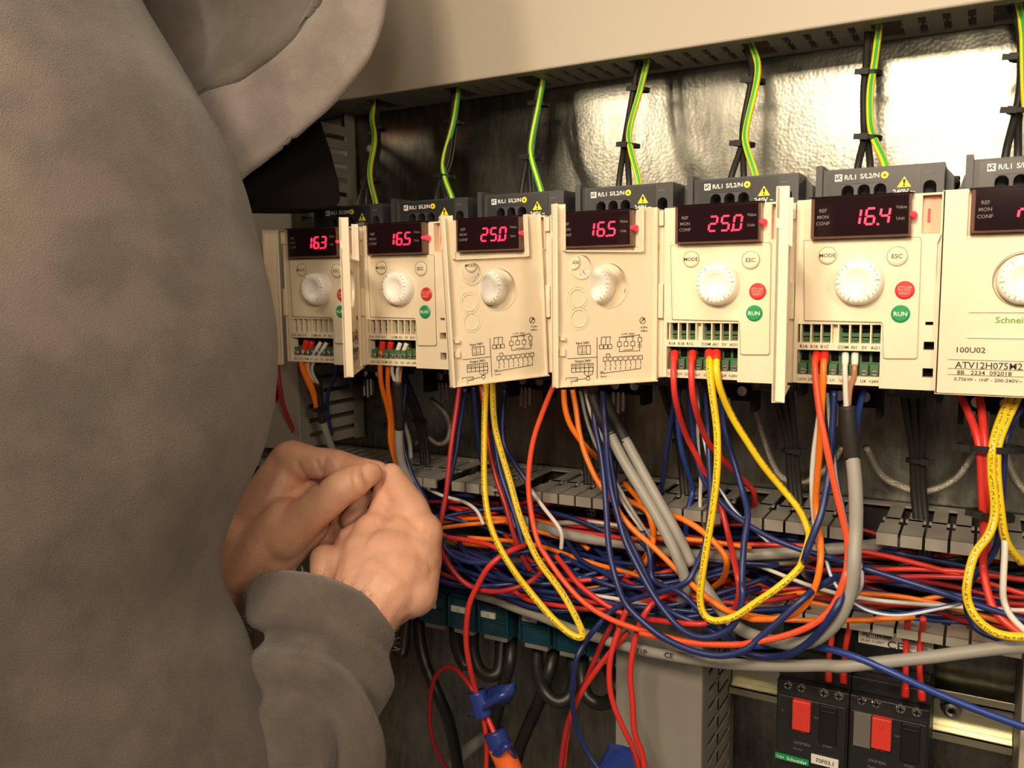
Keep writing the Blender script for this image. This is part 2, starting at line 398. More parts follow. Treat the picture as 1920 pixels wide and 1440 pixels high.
# ================================================================ variable speed drives
PX = .072; X0 = -.4475
root0 = empty('motor_drive', (X0, 0, 0))
def drive_parts(root):
    # dark rear housing with the supply terminals' face
    hb = MB()
    hb.box(.0062, .0655, .030, .1245, .034, .0617)
    hb.box(.0005, .0660, .034, .1245, -.0535, .036)
    hb.box(.0030, .0064, .027, .075, .034, .0640)                     # raised post
    hb.prism([(-.0065, .0395), (.0032, .0395), (.0032, .0560), (.0022, .0560), (.0005, .0505), (-.0025, .0460), (-.0065, .0440)], .045, .060)
    hb.prism([(.0655, .036), (.0655, .0612), (.0690, .0570), (.0695, .036)], .052, .122)
    hb.box(.0420, .0655, .030, .070, -.0605, -.0530)
    hb.box(.0030, .0420, .040, .070, -.0585, -.0530)
    hb.box(.0655, .0685, .040, .060, -.0640, -.0530)
    me = hb.mesh('rear_housing')
    cut = MB()
    for u in (.0191, .02715, .0352, .0589):
        w = .0031; pts = [(u-w, .030), (u+w, .030), (u+w, .0500)] + [(u+w*math.cos(a*PI/8), .0500+w*math.sin(a*PI/8)) for a in range(1, 8)] + [(u-w, .0500)]
        cut.prism(pts, .020, .046)
    me = carve(me, cut); me.materials.append(M['dark']); h = link('rear_housing', me, root)
    setp(h, label='dark grey housing')
    lb = MB()                                                         # darker printed field, stops around the openings
    lb.box(.0090, .0545, .0297, .0300, .0536, .0607); lb.box(.0385, .0545, .0297, .0300, .0440, .0536); lb.box(.0090, .0158, .0297, .0300, .0440, .0536)
    lb.build('warning_field', M['label'], h)
    MB().text('R/L1', .0035, .0174, .0572, .0296, 'l').text('S/L2/N', .0035, .0252, .0573, .0296, 'l').text('240V ~', .0036, .0467, .0480, .0296).box(.0125, .0162, .0294, .0296, .0553, .0590).build('supply_label', M['wprint'], h)
    MB().line([(.0132, .0582), (.0132, .0562), (.0143, .0572), (.0155, .0582)], .0005, .02925, .0294).line([(.0143, .0572), (.0155, .0560)], .0005, .02925, .0294).line([(.0137, .0583), (.0150, .0583)], .0004, .02925, .0294).build('terminal_symbol', M['print'], h)
    MB().disc(.0373, .0571, .00185, .0293, .0296).build('earth_dot', M['yellow'], h)
    MB().line([(.0373, .0580), (.0373, .0571)], .0003, .0290, .0293).line([(.0365, .0571), (.0381, .0571)], .0003, .0290, .0293).line([(.0368, .0566), (.0378, .0566)], .0003, .0290, .0293).build('earth_symbol', M['print'], h)
    MB().prism([(.0434, .0502), (.0502, .0502), (.0468, .0557)], .0293, .0296).build('warning_triangle', M['yellow'], h)
    MB().prism([(.0464, .0520), (.0472, .0520), (.0475, .0542), (.0461, .0542)], .0290, .0293).disc(.0468, .0511, .0005, .0290, .0293, 10).build('exclamation_mark', M['print'], h)
    MB().line([(.0560, .0572), (.0600, .0572)], .0004, .0298, .0300).line([(.0600, .0572), (.0600, .0580)], .0004, .0298, .0300).build('open_arrow', M['gprint'], h)
    MB().text('U/T1 V/T2 W/T3', .0030, .0478, -.0568, .0296, 'l').box(.0435, .0465, .0294, .0296, -.0585, -.0552).build('motor_label', M['gprint'], h)
    # cream front
    fb = MB()
    fb.box(-.0012, .0672, .0, .040, -.0205, .0437)
    fb.box(.0412, .0672, .0, .040, -.0528, -.0195)
    fb.box(-.0012, .0420, .012, .040, -.0516, -.0195)
    fb.box(-.0012, .0006, .0, .014, -.0516, -.0195)
    fb.prism([(.0, -.0340), (.0415, -.0340), (.0415, -.0302), (.0, -.0302)], .0, .014)
    fb.box(-.0006, .0415, .0015, .014, -.0519, -.0473)
    for u in (.0018, .0069, .0120, .0171, .0205, .0260, .0311, .0361): fb.box(u, u+.0007, .0006, .014, -.0310, -.0195)
    fb.box(.0178, .0206, .0045, .014, -.0310, -.0195)
    me = fb.mesh('front_cover', bevel=0)
    cut = MB().box(.0578, .0662, -.001, .006, .0242, .0428)
    cut.box(.0612, .0648, -.001, .006, -.0205, -.0188).box(.0608, .0656, -.001, .008, -.0328, -.0286).box(.0608, .0656, -.001, .008, -.0465, -.0418)
    cut.prism([(.0665, .0235), (.0680, .0235), (.0680, -.002), (.0665, -.002), (.0650, .002), (.0650, .0195)], -.001, .0022)
    me = carve(me, cut)
    b = bmesh.new(); b.from_mesh(me)
    bmesh.ops.remove_doubles(b, verts=b.verts, dist=1e-6)
    b.to_mesh(me); b.free(); me.materials.append(M['cream']); fr = link('front_cover', me, root)
    MB().box(-.0055, -.0016, .002, .030, -.0522, .0428).box(-.0050, -.0018, -.0005, .004, .034, .0425).box(-.0048, -.0016, -.001, .004, -.018, .0015).build('hinge_strip', M['cream'], root, bevel=.0004)
    MB().box(.0585, .0655, .0050, .0059, .0246, .0424).build('shutter', M['peach'], fr); setp(fr.children[-1], label='peach translucent strip')
    MB().box(.0600, .0612, .0042, .0052, .0300, .0365).build('marker', M['red'], fr)
    vb = MB(); vb.box(.0609, .0655, .0062, .0075, -.0327, -.0287).box(.0609, .0655, .0062, .0075, -.0464, -.0419).box(.0613, .0647, .0048, .0058, -.0204, -.0189).build('vent_hole', M['void'], fr)  # dark insets painting the shade at the bottom of the cut holes
    # keypad panel
    poly = [(.0026, .0230), (.0040, -.0186), (.0413, -.0192), (.0420, -.0205), (.0428, -.0370), (.0440, -.0375), (.0575, -.0372), (.0584, -.0362), (.0580, .0215), (.0572, .0226)]
    kp = MB().prism(poly[::-1], -.0008, .001).build('keypad_panel', M['panel'], root, bevel=.0004)
    MB().line(poly+[poly[0]], .00022, -.00085, -.0004).build('panel_groove', M['line'], kp)
    # display
    dp = MB().prism([(.0068, .0232), (.0536, .0230), (.0534, .0437), (.0068, .0440)], -.0062, .001).build('display', M['smoke'], root, bevel=.0005); setp(dp, label='smoked display window')
    MB().prism([(.0086, .0244), (.0524, .0243), (.0522, .0431), (.0086, .0433)], -.0068, -.0060).box(.0060, .0540, -.0070, .0005, .0436, .0442).build('display_screen', M['glass'], dp)
    t_ = MB(); t2 = MB()
    for s_, x_, z_ in (('REF', .0128, .0372), ('MON', .0128, .0340), ('CONF', .0128, .0308)): t_.text(s_, .0024, x_, z_, -.0070)
    for s_, x_, z_ in (('Value', .0490, .0372), ('Unit', .0488, .0318)): t2.text(s_, .0022, x_, z_, -.0070)
    t_.build('mode_legend', M['gprint'], dp); t2.build('value_legend', M['gprint'], dp)
    MB().lathe(.0541, .0333, [(0, -.0088), (.0007, -.0085), (.0012, -.0076), (.0012, -.004), (.0018, -.004), (.0018, -.0005)], 20).build('indicator_light', M['red_lens'], root, smooth=True)
    # knob, shaped like a shallow dish
    kn = MB().lathe(.0303, .0012, [(0, -.0066), (.0030, -.0067), (.0052, -.0078), (.0060, -.0083), (.0078, -.0088), (.0100, -.0083), (.0110, -.0070), (.0117, -.0040), (.0119, -.0006), (.0119, .0005)], 64).build('knob', M['white'], root, smooth=True)
    tk = MB()
    for i in range(24):
        a = 2*PI*i/24+.1; r0, r1 = (.0079, .0104) if i % 4 == 0 else (.0094, .0099)
        if 1.0 < a < 2.1: continue
        tk.line([(.0303+r0*math.cos(a), .0012+r0*math.sin(a)), (.0303+r1*math.cos(a), .0012+r1*math.sin(a))], .00022 if i % 4 == 0 else .0003, -.00895, -.0084)
    tk.build('scale_marks', M['line'], kn)
    for nm, x_, z_, r_, s_, mt, pm in (('mode_button', .0147, .0149, .0043, 'MODE', 'panel', 'print'), ('escape_button', .0475, .0136, .0046, 'ESC', 'panel', 'print'),
                                       ('stop_button', .0515, -.0032, .0045, '', 'red', 'pinkprint'), ('run_button', .0500, -.0149, .0044, 'RUN', 'green', 'wprint')):
        bt = MB().lathe(x_, z_, [(0, -.0017), (r_*.8, -.0017), (r_, -.0012), (r_, 0)], 36).build(nm, M[mt], root)
        tx = MB()
        if s_: tx.text(s_, .0030 if s_ != 'MODE' else .0027, x_, z_, -.00185, sx=1.05)
        else: tx.text('STOP', .0024, x_, z_+.0011, -.00185, sx=1.1).text('RESET', .0017, x_, z_-.0014, -.00185, sx=1.1).box(x_-.0030, x_+.0030, -.00185, -.0017, z_-.0002, z_)
        tx.build('button_text', M[pm], bt)
        if mt == 'panel': MB().ring(x_, z_, r_, r_+.00022, -.0014, -.0005).build('button_outline', M['line'], bt)
    # green terminal blocks and their names
    tb = MB(); tb.box(.0005, .0180, .0060, .0115, -.0302, -.0225).box(.0212, .0412, .0060, .0115, -.0302, -.0225)
    tb.build('upper_terminal_block', M['terminal'], root); tb = root.children[-1]
    vv = MB(); sc_ = MB()
    for u in (.0044, .0096, .0146, .0240, .0288, .0337, .0387):
        vv.box(u-.0018, u+.0018, .0052, .0061, -.0248, -.0218)
        sc_.disc(u, -.0272, .0017, .0048, .0061, 16); vv.box(u-.0016, u+.0016, .0044, .0049, -.0275, -.0270)
    vv.build('clamp_opening', M['void'], tb); sc_.build('terminal_screw', M['terminal'], tb)
    lt = MB(); lt.box(.0002, .0412, .0075, .013, -.0475, -.0345)
    for u in range(8): lt.box(.0010+u*.00505, .0010+u*.00505+.0042, .0030, .0085, -.0478, -.0412)
    lt = lt.build('lower_terminal_block', M['terminal'], root, bevel=.0002)
    vv = MB(); sc_ = MB()
    for i in range(8):
        u = .0035+i*.00503
        vv.box(u-.0018, u+.0018, .0068, .0078, -.0400, -.0350); vv.box(u-.0013, u+.0013, .0015, .0018, -.0454, -.0450)
        sc_.lathe(u, -.0452, [(0, .0017), (.0014, .0017), (.0018, .0022), (.0018, .0032)], 20)
    sc_.build('terminal_screw', M['screw'], lt); vv.build('clamp_opening', M['void'], lt)
    tx = MB()
    for u, s_ in zip((.0040, .0092, .0144, .0235, .0286, .0337, .0387), ('R1A', 'R1B', 'R1C', 'COM', 'AI1', '5V', 'AO1')): tx.text(s_, .0023, u, -.0322, -.0002)
    for i, s_ in enumerate(('LO+', 'LO-', 'COM', 'LI1', 'LI2', 'LI3', 'LI4', '+24V')): tx.text(s_, .0022, .0033+i*.00503, -.0496, .0013)
    tx.build('terminal_names', M['print'], fr)
drive_parts(root0)
drives = [root0]
for k in range(1, 7):
    c = copy_tree(root0); c.location.x = X0+PX*k; drives.append(c)
SEG = {'0': 'abcdef', '1': 'bc', '2': 'abged', '3': 'abgcd', '4': 'fgbc', '5': 'afgcd', '6': 'afgedc', '8': 'abcdefg', 'r': 'eg', 'd': 'bcdeg', 'y': 'fgbcd', '9': 'abcdfg'}
def digits(root, s, u0=.0265):
    mb = MB(); w, h, g = .0040, .0038, .0008
    def sg(x, z, dx, dz):
        k = .12; t_ = .00052
        a = (x+k*(z-.0333), z); b_ = (x+dx+k*(z+dz-.0333), z+dz)
        mb.line([a, b_], .00095, -.00745, -.0069)
    u = u0; zc = .0333; dot = False
    for ch in s:
        if ch == '.': mb.disc(u-.0010, zc-h-.0002, .0006, -.00745, -.0069, 10); continue
        for q in SEG[ch]:
            if q == 'a': sg(u+.0004, zc+h, w-.0008, 0)
            if q == 'g': sg(u+.0004, zc, w-.0008, 0)
            if q == 'd': sg(u+.0004, zc-h, w-.0008, 0)
            if q == 'f': sg(u, zc+.0004, 0, h-.0008)
            if q == 'e': sg(u, zc-h+.0004, 0, h-.0008)
            if q == 'b': sg(u+w, zc+.0004, 0, h-.0008)
            if q == 'c': sg(u+w, zc-h+.0004, 0, h-.0008)
        u += w+.0026
    dp = [c for c in root.children if c.name.startswith('display')][0]
    mb.build('digits', M['red_led'], dp)
reads = ['16.3', '16.5', '25.0', '16.5', '25.0', '16.4', 'rdy']
words = ['leftmost beige motor drive, its keypad partly hidden by a flap seen edge-on',
         'beige motor drive with bare keypad reading 16.5 and two orange wires in its terminals',
         'beige motor drive reading 25.0 with the next drive\'s hinged flap lying across it',
         'beige motor drive reading 16.5, half covered by a hinged flap with a wiring diagram',
         'beige motor drive with uncovered keypad reading 25.0, red and yellow wires in its terminals',
         'beige motor drive with uncovered keypad reading 16.4, beside the closed drive',
         'closed beige motor drive at the right edge, model text and maker name on its cover']
for k, r_ in enumerate(drives):
    digits(r_, reads[k]); tag(r_, words[k], 'motor drive', 'motor drives in a row')

# ---- hinged covers; the frame of a cover: hinge at the origin, closed along +x, outer face towards -y
DW = .0655
def cover_mesh(closed=False):
    w = DW if not closed else .0722
    mb = MB()
    mb.box(0, w, -.0016, 0, -.0540, .0200)
    mb.box(0, .0108, -.0016, 0, .0195, .0442); mb.box(.0590, w, -.0016, 0, .0195, .0442)
    me = mb.mesh('c'); b = bmesh.new(); b.from_mesh(me); bmesh.ops.remove_doubles(b, verts=b.verts, dist=1e-6); b.to_mesh(me); b.free()
    cut = MB().disc(.0353 if closed else .0312, .0008, .0127 if closed else .0122, -.01, .01, 48)
    if not closed: cut.disc(.0482, .0112, .0062, -.01, .01, 32)
    cut.box(w-.0006 if not closed else w+.01, w+.02, -.01, .01, .0260, .0300)
    me = carve(me, cut)
    return me, w
def make_cover(k, angle, name='hinged_cover', closed=False):
    root = drives[k]
    me, w = cover_mesh(closed); me.materials.append(M['cream'])
    o = link(name, me, root); o.location = (-.0052, -.0022 if not closed else -.0015, 0); o.rotation_euler = (0, 0, -math.radians(angle))
    rm = MB().box(w-.0012, w, -.0016, .0042, -.0540, .0442).box(0, .0012, -.0016, .0016, -.0540, .0442).box(0, w, -.0016, .0030, -.0540, -.0530)
    rm.box(.0108, .0590, 0, .0022, .0190, .0200).box(.0100, .0108, 0, .0030, .0195, .0442).box(.0590, .0598, 0, .0030, .0195, .0442)
    rm.box(w-.010, w-.0012, 0, .0016, -.0535, -.0505)
    rm.build('cover_rim', M['cream'], o, bevel=.0003)
    if not closed:
        rg = MB().ring(.0508, -.0058, .0046, .0050, 0, .0005).ring(.0500, -.0168, .0046, .0050, 0, .0005).ring(.0482, .0112, .0062, .0069, 0, .0006).ring(.0312, .0008, .0122, .0126, 0, .0004)
        rg.ring(.0508, -.0058, .0061, .0063, 0, .0004).ring(.0500, -.0168, .0061, .0063, 0, .0004)
        rg.box(w-.0065, w-.0035, 0, .0022, -.0285, -.0262).box(w-.0065, w-.0030, 0, .0016, -.0370, -.0330)
        rg.build('blank_rings', M['cream'], o, bevel=.0001)
        dg = MB(); y0, y1 = .0001, .00028; K = .00026
        X = lambda s: w-s                       # s runs from the free edge, as read from the inside
        def ln(*p): dg.line([(X(a), b_) for a, b_ in p], K, y0, y1)
        def bx(s, z, a=.0026, c_=.0026): ln((s, z), (s+a, z), (s+a, z-c_), (s, z-c_), (s, z))
        def tx(s_, s, z, size): dg.text(s_, size, X(s), z, y1, 'c', flip=True)
        dg.ring(X(.0565), -.0190, .0017, .00195, y0, y1); ln((.0553, -.0203), (.0577, -.0177)); dg.disc(X(.0571), -.0183, .0006, y0, y1, 10)
        tx('0.5Nm', .0575, -.0228, .0016); tx('4.4lb.in', .0575, -.0248, .0016)
        ln((.0085, -.0385), (.0270, -.0385)); ln((.0270, -.0275), (.0270, -.0505))
        tx('Input 240V', .0180, -.0302, .0019); tx('Output 240V', .0180, -.0402, .0019)
        for i in range(3): bx(.0150+i*.0026, -.0318, .0026, .0048)
        for s_, i in (('R', 0), ('S', 1), ('L1', 0), ('L2', 1)): tx(s_, .0163+i*.0026, -.0330 if len(s_) == 1 else -.0352, .0013)
        for i in range(5): bx(.0110+i*.0027, -.0418, .0027, .0022); bx(.0110+i*.0027, -.0440, .0027, .0022)
        for i, s_ in enumerate(('PA', 'PC', 'U', 'V', 'W')): tx(s_, .0123+i*.0027, -.0429, .0013)
        dg.ring(X(.0213), -.0500, .0010, .00125, y0, y1, 16)
        for s_ in (.0190, .0217, .0244): ln((s_, -.0462), (s_, -.0475), (.0213, -.0492))
        ln((.0130, -.0505), (.0200, -.0500)); bx(.0075, -.0492, .0072, .0020); tx('- + - +', .0110, -.0502, .0012)
        for i in range(3): bx(.0285+i*.0028, -.0318, .0024, .0022); ln((.0297+i*.0028, -.0318), (.0297+i*.0028, -.0296), (.0300+i*.0028, -.0275))
        ln((.0297, -.0275), (.0357, -.0275))
        for i in range(3): bx(.0400+i*.0044, -.0305, .0026, .0026); ln((.0413+i*.0044, -.0305), (.0413+i*.0044, -.0280))
        bx(.0535, -.0285, .0024, .0026); ln((.0413, -.0280), (.0547, -.0270), (.0547, -.0285)); ln((.0547, -.0311), (.0547, -.0360), (.0413, -.0360), (.0413, -.0331)); ln((.0501, -.0331), (.0501, -.0352), (.0440, -.0352))
        dg.ring(X(.0547), -.0332, .0010, .0012, y0, y1, 14); tx('0..10V / 20mA', .0470, -.0262, .0014); tx('0..20mA, 4-20mA', .0470, -.0278, .0012)
        for i in range(8): bx(.0310+i*.0033, -.0388, .0024, .0022); ln((.0322+i*.0033, -.0410), (.0322+i*.0033, -.0430), (.0328+i*.0033, -.0440)); ln((.0322+i*.0033, -.0445), (.0322+i*.0033, -.0462))
        ln((.0290, -.0478), (.0555, -.0462)); ln((.0330, -.0388), (.0330, -.0370), (.0352, -.0370), (.0352, -.0388))
        tx('Sink', .0300, -.0468, .0014); tx('Source', .0310, -.0494, .0014)
        dg.build('wiring_diagram', M['print'], o)
    return o
make_cover(0, 152); make_cover(1, 58); c_ = make_cover(3, 122); c_.rotation_euler = (0, math.radians(2.6), -math.radians(122)); make_cover(4, 127); make_cover(5, 82)
cv = make_cover(6, 0, 'closed_cover', True)
g = MB(); X_ = .0052
g.text('Schneider', .0042, .0245, -.0175, -.0018, 'l', sx=1.05)
g.text('Electric', .0024, .0445, -.0203, -.0018, 'l')
g.build('maker_name', M['greenprint'], cv)
MB().text('100U02', .0037, .0088, -.0320, -.0018, 'l', sx=1.1).text('ATV12H075M2', .0044, .0084, -.0393, -.0018, 'l').text('8B   2234  092018', .0028, .0094, -.0429, -.0018, 'l', sx=1.1).text('0.75kW - 1HP - 200-240V~', .0023, .0082, -.0462, -.0018, 'l', sx=1.1).box(.0052, .0500, -.0018, -.0016, -.0370, -.0368).box(.0052, .0500, -.0018, -.0016, -.0413, -.0411).box(.0052, .0500, -.0018, -.0016, -.0443, -.0441).build('model_print', M['print'], cv)
MB().box(.0130, .0540, -.0024, -.0014, -.0140, -.0136).box(.0130, .0540, -.0024, -.0014, -.0262, -.0257).build('cover_ribs', M['cream'], cv)
MB().ring(.0353, .0012, .0127, .0131, -.0018, -.0012, 48).build('knob_hole_edge', M['line'], cv)

# ================================================================ wires and cables
def path(s, dy=0):
    """'c165,60,.01 175,200 ...': points read off the photograph, each with its distance y in the cabinet (interpolated where left out)"""
    cr = 'p'; raw = []
    for tk in s.split():
        if tk[0].isalpha(): cr = tk[0]; tk = tk[1:]
        q = [float(v) for v in tk.split(',')]; o = CR[cr]
        raw.append([o[0]+q[0]/o[2], o[1]+q[1]/o[2], q[2] if len(q) > 2 else None])
    keep = [raw[0]]                      # points read twice where two enlargements meet
    for r in raw[1:-1]:
        if r[2] is not None or math.hypot(r[0]-keep[-1][0], r[1]-keep[-1][1]) > 14: keep.append(r)
    keep.append(raw[-1]); raw = keep; i = 1
    while i < len(raw)-1:
        a, b_, c_ = raw[i-1:i+2]; u = (b_[0]-a[0], b_[1]-a[1]); v = (c_[0]-b_[0], c_[1]-b_[1]); l1, l2 = math.hypot(*u), math.hypot(*v)
        if l1 < 16 or l2 < 16 or (u[0]*v[0]+u[1]*v[1])/(l1*l2+1e-9) < -.35:
            if b_[2] is not None and c_[2] is None: c_[2] = b_[2]
            if b_[2] is not None and a[2] is None: a[2] = b_[2]
            if min(l1, l2) < 16: raw.pop(i); continue
        if (u[0]*v[0]+u[1]*v[1])/(l1*l2+1e-9) < -.2 and l2 < 70 and i+1 < len(raw)-1:
            if c_[2] is not None and b_[2] is None: b_[2] = c_[2]
            raw.pop(i+1); continue
        i += 1
    idx = [i for i, r in enumerate(raw) if r[2] is not None]
    for i, r in enumerate(raw):
        if r[2] is None:
            lo = max([j for j in idx if j < i], default=idx[0]); hi = min([j for j in idx if j > i], default=idx[-1])
            r[2] = raw[lo][2] if hi == lo or lo > i or hi < i else raw[lo][2]+(raw[hi][2]-raw[lo][2])*(i-lo)/(hi-lo)
    return [at(a, b_, min(y+dy, .1215)) for a, b_, y in raw]
WIRES = []
def wire(label, m, r, s, ends=None, group=None, name=None, cat='wire', dy=0, ferr='red'):
    pts = path(s, dy)
    t = MB().tube(pts, r, 10, uv=True).build(name or 'wire', M[m], smooth=True, fix=False)
    tag(t, label, cat, group); WIRES.append(t)
    for e in (ends or ''):                                            # crimped end sleeves
        a, b_ = (pts[0], pts[1]) if e == 'a' else (pts[-1], pts[-2])
        d = (b_-a).normalized()
        MB().tube([a-d*.0008, a+d*.0035, a+d*.0062], lambda q: r*1.28 if q < .75 else r*1.14, 12).build('end_sleeve', M[ferr], t, smooth=True)
    return t
M['fer_w'] = mat('white_sleeve', (.78, .76, .70), .4); M['fer_r'] = mat('red_sleeve', (.70, .03, .02), .35)
RW = .00165
# --- wires of the drive showing 25.0 on the bare keypad
wire('red wire from the left lower terminal of the right-hand 25.0 drive', 'rd', .0018, 'l148,1055,.004 142,1120,-.001 c168,90,-.004 180,200,.0 228,360,.02 300,500,.03 350,620,.04 410,740,.04 450,900,.03 485,1080,.01 e690,180,.0 708,290,-.002 690,390,.004 650,450,.02 560,500,.05', 'a', ferr='fer_r')
wire('red wire from the right-hand 25.0 drive that dips into a duct slot', 'rd', .0018, 'l258,1055,.004 252,1110,-.001 c258,100,-.004 275,220,.0 335,390,.02 430,500,.04 545,615,.06 572,660,.065 575,760,.08 590,930,.09', 'a', ferr='fer_r')
wire('yellow printed wire hanging in a long loop from the right-hand 25.0 drive', 'yel', .0020, 'l362,1050,.004 362,1110,-.001 c348,40,-.005 365,180,-.008 386,350,-.010 385,550,-.012 360,760,-.014 332,930,-.016 312,1090,-.018 e462,250,-.018 455,370,-.018 478,450,-.018 530,490,-.018 600,490,-.018 700,455,-.016 800,385,-.014 950,285,-.012 1080,170,-.006 1115,105,.0 c845,880,.012 838,830,.018 800,740,.02 720,640,.02 620,520,.015 540,400,.01 460,270,.004 400,130,-.003 385,50,-.004 l405,1110,-.001 405,1050,.004', 'ab', ferr='fer_r')
wire('blue wire behind the left red wire of the right-hand 25.0 drive', 'blue', RW, 'c175,110,.035 165,230,.04 140,400,.05 118,560,.06 105,650,.07')
wire('blue wire bowing between the two red wires into the duct', 'blue2', RW, 'c195,120,.04 188,270,.04 210,450,.045 258,600,.055 262,650,.058 235,760,.05 225,920,.05')
wire('long blue wire sweeping right from the right-hand 25.0 drive to the lower right edge', 'blue', .0017, 'c240,100,.035 258,280,.04 280,470,.04 330,610,.03 400,690,.02 480,770,.015 640,870,.01 820,940,.008 h570,240,.008 800,312,.0 1000,375,.0 1300,470,.0 1600,570,.002 1960,690,.004')
wire('blue wire passing behind the yellow loop and dropping beside the red strands', 'blue', .0017, 'c322,100,.03 338,300,.03 345,500,.025 352,650,.022 342,800,.018 318,930,.014 270,1040,.01 215,1110,.006 g1200,510,.006 1100,545,.006 980,615,.004 895,705,.0 800,830,-.004 750,940,-.008 d1300,700,-.010 1275,850,-.010 1270,960,-.008 1295,1150,-.002 1370,1330,.0 1450,1450,.0')
wire('blue wire making the right side of the deep U under the yellow loop', 'blue', .0019, 'c412,190,.03 420,330,.03 470,500,.03 512,640,.025 540,760,.015 520,900,.005 510,1090,-.006 e728,150,-.008 728,300,-.010 712,430,-.012 660,530,-.014 560,590,-.015 450,600,-.015 330,545,-.012 210,410,-.008 120,270,-.004 40,120,.0 b1340,1130,.004 1290,960,.008 1240,760,.012 1215,560,.014 1210,400,.016 1195,250,.02 1190,120,.02')
wire('thin white wire dropping behind the yellow loop of the right-hand 25.0 drive', 'wh', .0012, 'c280,110,.045 292,250,.045 288,400,.045 305,560,.05 300,740,.055 325,830,.06')
wire('white and blue wire running under the crossing of red and yellow wires', 'wb', .0011, 'c305,300,.045 330,430,.045 360,560,.05 420,660,.045 480,745,.045 600,860,.05 720,960,.05')
# --- wires of the drive showing 16.4
wire('long orange-red wire hanging from the 16.4 drive to the flapped 16.5 drive', 'orr', .00175, 'k205,1105,.004 c873,15,-.002 893,220,-.006 928,400,-.008 970,600,-.008 1010,770,-.008 1038,900,-.008 1036,1010,-.010 h700,230,-.012 680,370,-.014 610,560,-.016 470,700,-.018 250,788,-.018 30,830,-.018 e950,600,-.018 700,648,-.016 450,642,-.014 200,600,-.012 60,570,-.010 g1500,828,-.008 1250,762,-.008 1000,680,-.006 800,560,-.004 650,400,-.002 530,230,.0 460,80,.002 b740,1110,.004 692,850,.008 690,650,.010 720,450,.012 780,270,.014 885,10,.012', 'a', ferr='fer_r')
wire('long orange wire hanging from the 16.4 drive across to the flapped 16.5 drive', 'org', .0018, 'k248,1105,.004 c918,15,-.001 912,150,-.002 900,400,.002 885,600,.008 880,720,.01 900,870,.004 907,1000,.0 h512,80,-.002 512,250,-.004 480,430,-.006 390,590,-.006 250,660,-.006 60,668,-.006 e900,487,-.006 750,470,-.004 630,430,.0 480,330,.006 320,180,.012 150,15,.016 b1400,1060,.018 1300,940,.02 1240,830,.022 1160,740,.022 1075,560,.024 1030,400,.026 1010,250,.028 985,110,.028', 'a', ferr='fer_r')
wire('white wire from the lower terminal into the black sleeve below the 16.4 drive', 'wh', .0014, 'k360,1110,.004 358,1180,-.001 c1026,70,-.002 1028,150,-.002 1032,225,-.001', 'a', ferr='fer_w')
wire('brown wire from the lower terminal into the black sleeve below the 16.4 drive', 'br', .0014, 'k413,1110,.004 410,1180,.0 c1070,70,.0 1050,130,.0 1042,215,.001', 'a', ferr='fer_w')
def sheathed(label, s_sleeve, s_cable, r, ties=(), rs=1.12):
    t = tag(empty('sheathed_cable', path(s_sleeve)[0]), label, 'cable', 'grey control cables')
    o = MB().tube(path(s_sleeve), r*rs, 14).build('shrink_sleeve', M['shrink'], t, smooth=True); o.matrix_parent_inverse = Matrix.Translation(-t.location)
    o = MB().tube(path(s_cable), r, 14, uv=True).build('cable_jacket', M['grey'], t, smooth=True, fix=False); o.matrix_parent_inverse = Matrix.Translation(-t.location)
    return t
sheathed('thick grey cable dropping straight from a black sleeve below the 16.4 drive', 'c1036,218,-.002 1045,330,-.002 1062,480,.0',
         'c1058,440,.0 1072,560,-.002 1080,700,-.004 1078,850,-.006 1068,1000,-.010 h750,100,-.010 742,280,-.012 715,480,-.012 640,660,-.012 520,780,-.010 380,838,-.006 200,825,.0 60,780,.004 e900,618,.006 780,580,.008 680,525,.01 600,435,.012 500,300,.014 420,180,.016', .0036)
sheathed('thick slanting grey cable, the left one of the close pair', 'b1120,150,.03 1170,280,.026 1245,425,.022', 'b1235,405,.022 1330,590,.02 1450,790,.016 1600,1050,.012 1700,1260,.01 e345,180,.01 366,270,.012 340,350,.02 295,410,.03', .0034)
sheathed('thick slanting grey cable, the right one of the close pair', 'b1195,150,.034 1270,320,.03 1350,465,.026', 'b1340,445,.026 1450,650,.022 1560,850,.018 1690,1080,.016 1790,1290,.016', .0033)
wire('blue wire ending in the thick of the bundle below the 16.4 drive', 'blue', .0019, 'c972,140,.012 962,350,.01 945,560,.006 905,760,-.004 850,900,-.008 822,990,-.006 825,1040,.01 h390,340,.03 440,390,.05')
wire('blue wire bent behind the black sleeve below the 16.4 drive', 'blue2', .0017, 'c1120,140,.02 1090,250,.022 1078,400,.026')
wire('white wire bowing out left of the orange wire below the 16.4 drive', 'wh', .0014, 'c905,200,.02 884,340,.016 866,480,.014 860,640,.014 872,800,.02 890,900,.03 905,1000,.05')
wire('white and blue wire following the thick grey cable down the right', 'wb', .0012, 'c938,150,.02 950,300,.018 970,460,.014 985,590,.012 1015,720,.01 1045,850,.006 1078,940,.004 h770,220,.0 800,340,.0 795,440,.002 750,510,.01')
wire('white and blue wire crossing right under the 16.4 drive and curving along the comb', 'wb', .0012, 'c895,880,.02 925,960,.012 960,1050,.008 h590,380,.006 660,480,.006 740,550,.008 860,612,.01 1050,640,.01 1280,602,.012 1480,560,.016')
